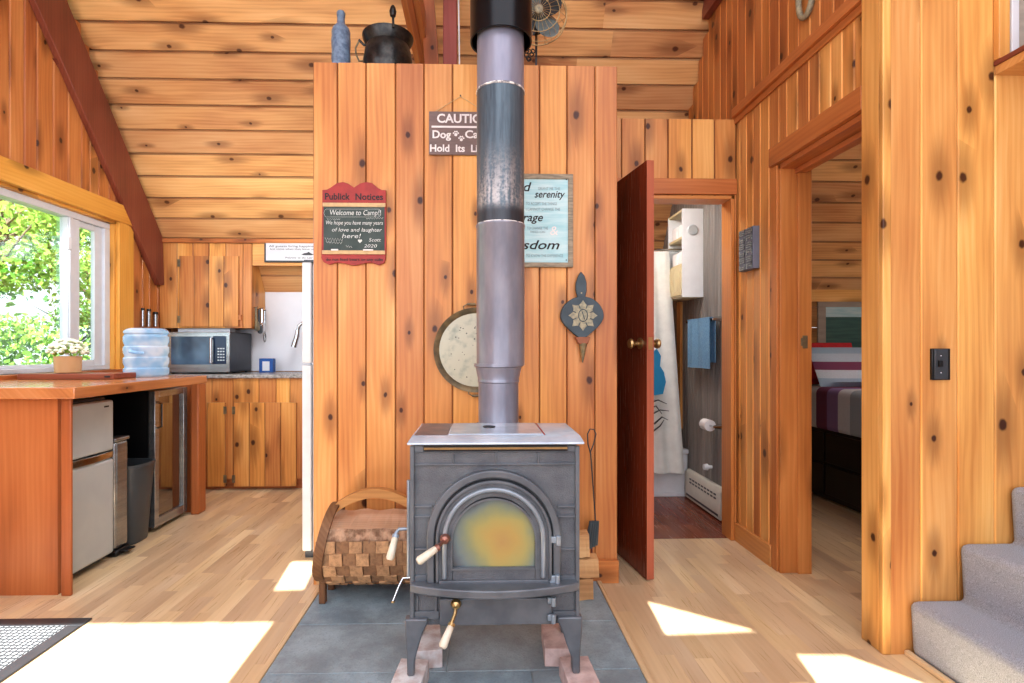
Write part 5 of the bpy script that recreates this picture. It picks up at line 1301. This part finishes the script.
# utensils on the cabinet side
for i,(xp,y0,y1,mt,lb) in enumerate(((254,308,330,'panrim','brass ladle hanging on the cabinet side, closest to the cabinet front'),(257.5,310,333,'gunmetal','dark spatula hanging between brass ladle and steel spoon'),(261.5,309,331,'chrome','steel spoon hanging beside the dark spatula'),(266,311,342,'steel','longest hanging utensil, steel with a loop end by the white backsplash'))):
    Yu=4.63+i*.06; xx_=xe[-1]+.012
    a=aX(xp,y0,xx_); 
    zt2=aY(258,y0,Yu).z; zb2=aY(258,y1,Yu).z
    ut=thing('kitchen_utensil',(xx_+.01,Yu,zb2),lb,'utensil','utensils hanging beside the wall cabinet')
    MB().tube([(xx_+.01,Yu,zt2),(xx_+.01,Yu,zt2-(zt2-zb2)*.7)],.010,8).build('handle',M[mt],ut,smooth=True)
    if i<3: MB().lathe([(0,-.04),(.03,-.03),(.038,0),(.026,.035),(0,.05)],(xx_+.02,Yu,zb2+.03),'z',16,sc=(.5,1)).build('bowl',M[mt],ut,smooth=True)
    else:
        MB().tube([(xx_+.012,Yu+.022*math.cos(a_),zb2+.04+.04*math.sin(a_)) for a_ in [k*2*math.pi/18 for k in range(19)]],.005,6).build('loop',M[mt],ut,smooth=True)
    MB().tube([(xx_-.012,Yu,zt2+.004),(xx_+.02,Yu,zt2+.004),(xx_+.02,Yu,zt2+.014)],.003,6).build('hook',M['black'],ut,smooth=True)
# outlet, sponge box, faucet
mb=MB(); ol=thing('wall_outlet',aY(247.5,355,4.885),'beige double outlet on the white backsplash beside the microwave','outlet')
pbox(mb,245,343,251,355,4.879,.006); mb.build('plate',M['outlet'],ol,bevel=.002)
mb=MB(); pbox(mb,246.5,345,249.5,348,4.877,.003); pbox(mb,246.5,350,249.5,353,4.877,.003); mb.build('sockets',M['gunmetal'],ol)
sb_=thing('sponge_box',(aY(266,370,4.72).x,4.72,CZ+.0005),'blue box with pale front on the kitchen counter','box')
a=aY(259,369,4.7);b=aY(273,358.5,4.7); MB().box(a.x,b.x,4.70,4.76,CZ+.0005,b.z).build('carton',M['sponge'],sb_,bevel=.003)
MB().box(a.x+.03,b.x-.03,4.697,4.70,CZ+.015,b.z-.025).build('label',M['whitew'],sb_)
fa=thing('kitchen_faucet',(aY(310,371,4.66).x,4.66,CZ+.0005),'curved chrome faucet over the kitchen sink beside the white refrigerator','faucet')
q=aY(310,371,4.66)
mb=MB(); mb.tube([(q.x+.02,4.66,CZ),(q.x+.02,4.66,aY(0,330,4.66).z),aY(307,324,4.66),aY(302.5,323,4.66),aY(299,326,4.66),aY(297.5,332,4.66)],.015,12); mb.build('spout',M['chrome'],fa,smooth=True)
MB().tube([aY(297.8,330,4.66),aY(297,336,4.66),aY(293.8,347,4.66)],[.017,.021,.025],14).build('spray_head',M['chrome'],fa,smooth=True)
MB().lathe([(.03,0),(.03,.01),(.02,.02)],(q.x+.02,4.66,CZ),n=20).build('base',M['chrome'],fa,smooth=True)
# big white fridge
RX=-.955; ry0=2.89
zt_=aY(305,262,ry0).z
rf=thing('white_refrigerator',(-.6,3.2,0),'tall white refrigerator seen edge-on behind the central pine wall','refrigerator')
MB().box(RX+.055,-.22,ry0+.005,3.55,.03,zt_-.01).build('body',M['white'],rf,bevel=.006)
zs=aY(308,364,ry0).z
for z0_,z1_,nm in ((zs+.006,zt_,'freezer_door'),(.04,zs-.006,'door')): MB().box(RX,RX+.05,ry0,3.555,z0_,z1_).build(nm,M['white'],rf,bevel=.006)
MB().box(RX+.01,-.24,ry0+.02,3.5,0,.035).build('plinth',M['gunmetal'],rf)
MB().box(RX+.01,RX+.10,ry0+.004,ry0+.05,zt_,zt_+.012).build('hinge_cover',M['gunmetal'],rf)

# ================================================================= BATHROOM
BX=1.598
a=aX(703.5,208,BX); nY=a.y; xf=aY(682.5,250,nY).x; fY=aX(668,250,xf).y
zT=aY(692,208.5,nY).z; zB=aY(692,297,nY).z
sc_=thing('bathroom_shelf_cabinet',((xf+BX)/2,(nY+fY)/2,zB),'white and cream bathroom wall cabinet with open shelves over the towel','cabinet')
mb=MB(); mb.box(xf,BX-.001,nY,nY+.015,zB,zT,t=.5).box(xf,BX-.001,fY-.015,fY,zB,zT,t=.5).box(BX-.012,BX-.001,nY+.015,fY-.015,zB,zT,t=.5); mb.build('sides',M['white'],sc_)
mb=MB(); zd=zB+(zT-zB)*.36
for z in (zB,zd,zd+(zT-zd)*.48,zT-.015): mb.box(xf+.002,BX-.012,nY+.015,fY-.015,z,z+.015,t=.5)
mb.build('shelf',M['cream'],sc_)
ym=(nY+fY)/2
for y0_,y1_ in ((nY+.016,ym-.002),(ym+.002,fY-.016)):
    d=MB().box(xf-.012,xf+.001,y0_,y1_,zB+.016,zd-.002).build('door',M['cream'],sc_,bevel=.003)
    MB().box(xf-.016,xf-.012,y0_+.03,y1_-.03,zB+.05,zd-.04).build('raised_panel',M['cream'],d,bevel=.003)
zm=(zd+.015,zd+(zT-zd)*.48+.015)
for (zz,yy,lb) in ((zm[0],nY+.08,'folded white towel on the lower open shelf, side nearest the doorway'),(zm[0],nY+.20,'folded white towel on the lower open shelf, side nearest the shower'),(zm[1],nY+.08,'folded white towel on the upper open shelf, side nearest the doorway'),(zm[1],nY+.20,'folded white towel on the upper open shelf, side nearest the shower')):
    if yy+.05<fY-.016: MB().box(xf+.015,BX-.02,yy-.052,yy+.052,zz+.0005,zz+.10).build('folded_towel',M['paper'],bevel=.015,seg=3,label=lb,cat='towel',group='white towels in the bathroom cabinet')
c_=aY(692.5,230,nY); dm=thing('round_mirror',(c_.x,nY-.004,c_.z-.05),'small round magnetic mirror on the side of the white bathroom cabinet','mirror')
MB().lathe([(0,-.008),(.034,-.008),(.038,-.004),(.038,0)],(c_.x,nY-.001,c_.z),'y',28).build('disc',M['fridge'],dm,smooth=True)
# vertical pine trim at tub end
p=aX(682.5,350,BX); mb=MB(); mb.box(BX-.02,BX+.005,p.y-.0,p.y+.07,.5,1.5,'z',.5); mb.build('trim_tub',M['pine_light'],kind='structure')
# towel bar + towel
y0_=aX(713,318,BX-.06).y; y1_=aX(687,318,BX-.06).y; zb_=aX(712,319,BX-.06).z
tb=thing('towel_bar',(BX-.03,(y0_+y1_)/2,zb_),'chrome towel bar on the grey beadboard bathroom wall','towel bar')
MB().tube([(BX-.06,y0_,zb_),(BX-.06,y1_,zb_)],.008,10).build('rail',M['chrome'],tb,smooth=True)
for y in (y0_+.01,y1_-.01): MB().tube([(BX-.062,y,zb_),(BX-.004,y,zb_)],[.012,.02],12).build('bracket',M['chrome'],tb,smooth=True)
ta=aX(711,320,BX-.07).y; te=aX(689,320,BX-.07).y
mb=MB()
for dx_,zl_ in ((-.016,aX(700,368,BX-.07).z),(.016,aX(700,362,BX-.07).z)):
    for k in range(8):
        f0,f1=k/8,(k+1)/8; y_a=ta+(te-ta)*f0; y_b=ta+(te-ta)*f1; wv=.004*math.sin(k*1.9); wv2=.004*math.sin((k+1)*1.9)
        x_=BX-.06+dx_
        v=[(x_+wv,y_a,zl_),(x_+wv2,y_b,zl_),(x_+wv2,y_b,zb_+.008),(x_+wv,y_a,zb_+.008)]; v+=[(q_[0]-math.copysign(.006,dx_)*-1,q_[1],q_[2]) for q_ in v]
        mb.add(v,[(0,1,2,3),(7,6,5,4),(0,4,5,1),(2,6,7,3),(0,3,7,4),(1,5,6,2)],t=.5)
mb.box(BX-.083,BX-.037,ta,te,zb_+.008,zb_+.014,t=.5)
mb.build('bath_towel',M['towel'],label='light blue towel folded over the chrome bathroom bar',cat='towel',weld=True)
# toilet roll
c_=aX(708,425,BX-.07); tr_=thing('toilet_paper_holder',(BX-.03,c_.y,c_.z),'chrome toilet paper holder with a white roll on grey wall','toilet roll holder')
MB().tube([(BX-.07,c_.y-.09,c_.z),(BX-.07,c_.y+.07,c_.z)],.007,10).build('rod',M['chrome'],tr_,smooth=True)
MB().tube([(BX-.003,c_.y-.09,c_.z),(BX-.07,c_.y-.09,c_.z)],[.022,.010],12).build('bracket',M['chrome'],tr_,smooth=True)
MB().lathe([(.016,-.045),(.038,-.045),(.038,.045),(.016,.045)],(BX-.07,c_.y+.01,c_.z),'y',28).build('roll',M['paper'],tr_,smooth=True)
c_=aX(708,467,BX-.03); MB().tube([(BX-.003,c_.y,c_.z),(BX-.03,c_.y,c_.z),(BX-.035,c_.y,c_.z),(BX-.06,c_.y,c_.z)],[.012,.012,.024,.02],16).build('white_valve_knob',M['white'],smooth=True,label='small white round knob low on the grey bathroom wall',cat='valve')
# heater
hx=1.555; ha=aX(720,500,hx);hbb=aX(679.5,480,hx); hzT=aX(720,489,hx).z
ht_=thing('baseboard_heater',(1.57,(ha.y+hbb.y)/2,.0),'cream slatted baseboard heater on the grey bathroom wall','heater')
ya,yb=ha.y,min(hbb.y,4.02)
mb=MB(); mb.prism([(hx,.012),(hx,hzT-.03),(hx+.018,hzT),(BX-.001,hzT),(BX-.001,.012)],'y',ya,yb,t=.5); mb.build('housing',M['heater'],ht_,bevel=.004)
mb=MB()
for k in range(9):
    y_=ya+.06+k*(yb-ya-.14)/9
    for z_ in (hzT-.060,hzT-.085): mb.box(hx-.001,hx+.002,y_,y_+(yb-ya-.14)/9-.015,z_,z_+.012,t=.5)
mb.box(hx-.001,hx+.002,ya+.03,yb-.03,.03,.045,t=.5)
mb.build('vent_slots',M['gunmetal'],ht_)
# tub
tY=4.05; tzt=aY(668,449,tY).z
tu=thing('bathtub',(1.1,4.4,0),'white bathtub behind the shower curtain','bathtub')
mb=MB(); x0_,x1_=.70,1.596
mb.box(x0_,x1_,tY,tY+.06,0,tzt,t=.5).box(x0_,x1_,4.78,4.84,0,tzt,t=.5).box(x0_,x0_+.06,tY+.06,4.78,0,tzt,t=.5).box(x1_-.06,x1_,tY+.06,4.78,0,tzt,t=.5).box(x0_+.06,x1_-.06,tY+.06,4.78,0,.12,t=.5)
mb.build('basin',M['white'],tu,bevel=.02,seg=4)
MB().box(x0_,x1_,tY-.02,tY+.06,tzt-.04,tzt).build('rim',M['white'],tu,bevel=.015,seg=3)
MB().box(x0_,x1_,tY-.012,tY,0,.03).build('skirt_base',M['white'],tu,bevel=.004)
# curtain rod + curtain
cY=tY-.045; rz_=aY(660,250,cY).z
rod=MB().tube([(.70,cY,rz_),(1.58,cY,rz_)],.011,12).build('curtain_rod',M['chrome'],smooth=True,label='chrome rod carrying the white shower curtain',cat='rod')
sh=thing('shower_curtain',(1.1,cY,.4),'white shower curtain with blue and black print hanging by the tub','curtain')
mb=MB(); n=60; m_=14; zb2=aY(675,470,cY).z
def cpt(i,j):
    f_=i/n; g_=j/m_; xr_=aY(668+13*g_+1,300,cY).x; x=.72+(xr_-.72)*f_; return (x,cY-.004+.018*math.sin(f_*38)*(.5+.5*g_)-.05*g_,rz_-.012+(zb2-rz_)*g_)
for i in range(n):
    for j in range(m_):
        mb.add([cpt(i,j),cpt(i+1,j),cpt(i+1,j+1),cpt(i,j+1)],[(0,1,2,3)],t=.5,seed=1)
mb.build('cloth',M['curtain'],sh,smooth=True,weld=True)
mb=MB()
for k in range(9): 
    x=.74+k*.062*1.02; mb.tube([(x,cY+.016*math.cos(a_),rz_+.016*math.sin(a_)) for a_ in [q*2*math.pi/12 for q in range(13)]],.003,5)
mb.build('rings',M['chrome'],sh,smooth=True)
prismY([(650,352),(657,349),(661,356),(660,366),(664,372),(666,382),(663,394),(650,396)],cY-.10,cY-.099).build('blue_print',M['blueprint'],sh)
mb=MB(); 
for p0,p1,p2 in (((652,402),(658,400),(667,404)),((652,414),(660,410),(669,411)),((654,424),(662,417),(668,420)),((652,432),(660,426),(664,420)),((650,408),(656,406),(662,414))): mb.tube([aY(*p0,cY-.1),aY(*p1,cY-.1),aY(*p2,cY-.1)],[.008,.005,.002],6)
mb.build('black_print',M['black'],sh)

# ================================================================= BEDROOM
bedX=2.565; zf=aX(810,421,bedX).z; zmT=aX(810,386,bedX).z
by0,by1=2.6,4.60
bed=thing('platform_bed',(3.2,3.5,0),'dark wood platform bed with drawers and striped bedding in the bedroom','bed')
MB().box(bedX,4.2,by0,by1,.02,zf-.02,'y').build('frame',M['darkbed'],bed,bevel=.006)
for y0_,y1_ in ((by0+.05,3.2),(3.22,3.88),(3.90,by1-.03)):
    for z0_,z1_ in ((.06,zf*.5-.01),(zf*.5+.01,zf-.06)):
        d=MB().box(bedX-.016,bedX+.002,y0_,y1_,z0_,z1_,'y').build('drawer',M['darkbed'],bed,bevel=.004)
mtS=stripes('striped_bedspread',((166,176,182),(220,222,224),(150,120,170),(120,50,84),(220,222,224),(150,176,190)),1.35,1)
mb=MB(); mb.box(bedX-.01,4.2,by0,by1+.02,zf-.06,zmT); mb.build('mattress_cover',mtS,bed,bevel=.05,seg=4)
pS=stripes('striped_pillowcase',((170,196,216),(214,224,232),(130,60,92),(190,204,216),(160,186,206)),3.2,2)
def pillow(name,x0,x1,y0,y1,z0,z1,mat,label,tilt=0):
    mb=MB(); nx_,ny_=12,8; V_=[];F_=[]
    for s2 in (1,-1):
        for i in range(nx_+1):
            for j in range(ny_+1):
                u_,w_=i/nx_,j/ny_; b=(math.sin(math.pi*u_)*math.sin(math.pi*w_))**.35
                V_.append((x0+(x1-x0)*u_,(y0+y1)/2+s2*b*(y1-y0)/2+tilt*(w_-.5),z0+(z1-z0)*w_))
    K=(nx_+1)*(ny_+1)
    for s2 in (0,1):
        for i in range(nx_):
            for j in range(ny_):
                a_=s2*K+i*(ny_+1)+j; F_.append((a_,a_+ny_+1,a_+ny_+2,a_+1))
    mb.add(V_,F_,t=.5); mb.build(name,mat,smooth=True,weld=True,label=label,cat='pillow')
pillow('striped_pillow',bedX+.02,3.25,3.98,4.16,zmT+.002,zmT+.30,pS,'striped blue and plum pillow leaning at the head of the bed',.16)
pillow('red_pillow',bedX-.05,3.1,4.26,4.40,zmT+.002,zmT+.34,M['redpil'],'red pillow standing behind the striped pillow',.10)
# bedroom window
w3=thing('window_3',(3.6,YB-.05,1.2),None,None,kind='structure')
Yw=YB-.045
a=aY(818,352,Yw);b=aY(826,307,Yw)
mb=MB(); mb.box(a.x,b.x,Yw,Yw+.02,a.z-.5,b.z,t=.5); mb.box(a.x,4.4,Yw,Yw+.02,b.z-.0,b.z+.05,t=.5); mb.build('frame',M['graywall'],w3,bevel=.002)
mb=MB(); z_=aY(840,317,Yw).z; mb.box(b.x,4.4,Yw+.001,Yw+.014,z_,b.z,t=.5); mb.build('shade_roll',M['poster'],w3)
MB().box(b.x,4.4,Yw+.004,Yw+.012,a.z-.5,z_).build('blind',M['greenv'],w3)
mb=MB(); mb.box(1.7,4.5,YB-.06,YB-.032,aY(840,305,Yw).z+.03,aY(840,284,Yw).z,'x',.9); mb.build('trim_bedroom_plate',M['pine_light'],kind='structure')

# ================================================================= OUTDOORS
MB().box(-30,XL-.2,-10,30,-.9,-.6).build('ground',M['ground'],kind='structure')
def tree(x,y,hh,cr_,label,seed,mat,n=5200):
    rs=random.Random(seed); t_=thing('leafy_tree',(x,y,-.6),label,'tree','leafy trees outside the window')
    mb=MB(); trunk=[(x,y,-.6),(x+rs.uniform(-.1,.1),y,1.2),(x+rs.uniform(-.2,.2),y+.1,2.8),(x+rs.uniform(-.3,.3),y+.2,hh)]
    mb.tube(trunk,[.09,.07,.05,.02],9); mb.build('trunk',M['bark'],t_,smooth=True)
    mb=MB()
    for k in range(7):
        z_=rs.uniform(.6,hh*.8); a=rs.uniform(0,6.28); l=rs.uniform(.6,cr_); mb.tube([(x,y,z_),(x+l*.5*math.cos(a),y+l*.5*math.sin(a),z_+.35),(x+l*math.cos(a),y+l*math.sin(a),z_+.6)],[.03,.018,.006],6)
    mb.build('branches',M['bark'],t_,smooth=True)
    V_=[];F_=[];T_=[]
    cl=[(rs.uniform(-cr_,cr_)*.8,rs.uniform(-cr_,cr_)*.8,rs.uniform(-.3,hh+.6),rs.uniform(.35,.7)) for _ in range(34)]
    for k in range(n):
        c=cl[k%34]; th=rs.uniform(0,6.28); ph=math.acos(rs.uniform(-1,1)); r_=c[3]*rs.random()**.4
        p=Vector((x+c[0]+r_*math.sin(ph)*math.cos(th),y+c[1]+r_*math.sin(ph)*math.sin(th),c[2]+r_*math.cos(ph)*.8))
        q=Vector((rs.uniform(-1,1),rs.uniform(-1,1),rs.uniform(-.2,1))).normalized(); s2=rs.uniform(.03,.055); w_=q.orthogonal().normalized(); w_=(Matrix.Rotation(rs.uniform(0,6.28),3,q)@w_)*s2; u_=q.cross(w_)*.6
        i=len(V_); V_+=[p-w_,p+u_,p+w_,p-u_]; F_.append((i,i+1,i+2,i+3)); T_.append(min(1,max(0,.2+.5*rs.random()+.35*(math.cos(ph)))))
    mb=MB(); mb.v=V_; mb.f=F_; mb.uv=[[(0,0,0)]*4]*len(F_); mb.t=T_
    o=mb.build('foliage',mat,t_); 
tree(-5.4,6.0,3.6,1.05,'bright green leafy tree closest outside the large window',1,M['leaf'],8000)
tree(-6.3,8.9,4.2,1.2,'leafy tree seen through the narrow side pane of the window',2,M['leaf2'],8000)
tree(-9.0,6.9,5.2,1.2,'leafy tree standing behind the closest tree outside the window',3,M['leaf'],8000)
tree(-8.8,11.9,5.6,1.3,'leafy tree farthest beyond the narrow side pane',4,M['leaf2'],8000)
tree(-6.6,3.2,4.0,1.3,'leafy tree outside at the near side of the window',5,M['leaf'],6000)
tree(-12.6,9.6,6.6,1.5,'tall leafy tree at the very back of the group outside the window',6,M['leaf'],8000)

# ================================================================= LIGHT
def area(name,loc,target,sx,sy,power,color=(1,1,1)):
    l=bpy.data.lights.new(name,'AREA'); l.shape='RECTANGLE'; l.size=sx; l.size_y=sy; l.energy=power; l.color=color
    o=bpy.data.objects.new(name,l); col.objects.link(o); o.location=loc; d=Vector(target)-Vector(loc); o.rotation_euler=d.to_track_quat('-Z','Y').to_euler(); return o
K=1.0
area('front_fill_light',(.2,-1.5,1.9),(.2,3,1.2),5.0,2.2,128*K,(.88,.95,1.06))  # unseen fill lamp added behind the camera to resemble window light
area('upper_fill_light',(.3,-.3,4.3),(.1,3.2,1.9),4.0,2.2,85*K,(.88,.95,1.06))  # added fill lamp out of view, brightens the upper room
area('left_fill_light',(-2.4,.6,2.2),(0,3.2,1.2),1.6,1.6,28*K,(.85,.94,1.08))  # added fill lamp out of view on the left side
area('window_sky_light',(-2.66,3.0,1.9),(-.8,3.4,.6),1.2,.5,10*K,(.85,.94,1.08))
area('kitchen_fill_light',(-.99,3.30,2.15),(-2.1,4.1,1.0),.35,.5,16*K,(.95,.97,1))  # added lamp hidden behind the centre wall to brighten the kitchen
area('bath_fill_light',(.92,3.45,2.2),(1.35,3.9,1.0),.25,.3,9*K,(1,.98,.95))  # extra lamp added out of sight to brighten the bathroom
area('bedroom_fill_light',(3.0,2.4,2.2),(3.0,3.8,.8),.6,.5,13*K,(1,.97,.95))  # extra lamp added out of sight to lift the dim bedroom
l=bpy.data.lights.new('sun','SUN'); l.energy=36; l.angle=math.radians(.25); l.color=(1,.98,.94)
o=bpy.data.objects.new('sun',l); col.objects.link(o); o.rotation_euler=Vector((0,math.cos(math.radians(25)),-math.sin(math.radians(25)))).to_track_quat('-Z','Y').to_euler()
w=bpy.data.worlds.new('world'); scn.world=w; w.use_nodes=True; nt=w.node_tree; bg=nt.nodes['Background']
tc=nt.nodes.new('ShaderNodeTexCoord'); sp=nt.nodes.new('ShaderNodeSeparateXYZ'); nt.links.new(tc.outputs['Generated'],sp.inputs[0])
cr=nt.nodes.new('ShaderNodeValToRGB'); nt.links.new(sp.outputs[2],cr.inputs[0]); cr.color_ramp.elements[0].color=(.9,.95,1,1); cr.color_ramp.elements[1].color=(.45,.65,1,1)
nt.links.new(cr.outputs[0],bg.inputs[0]); bg.inputs[1].default_value=2.1
scn.view_settings.view_transform='Standard'; scn.view_settings.look='None'; scn.view_settings.exposure=0.06; scn.view_settings.gamma=.94
scn.cycles.use_denoising=True
scn.cycles.max_bounces=8; scn.cycles.diffuse_bounces=4; scn.cycles.transparent_max_bounces=16
scn.cycles.sample_clamp_indirect=6
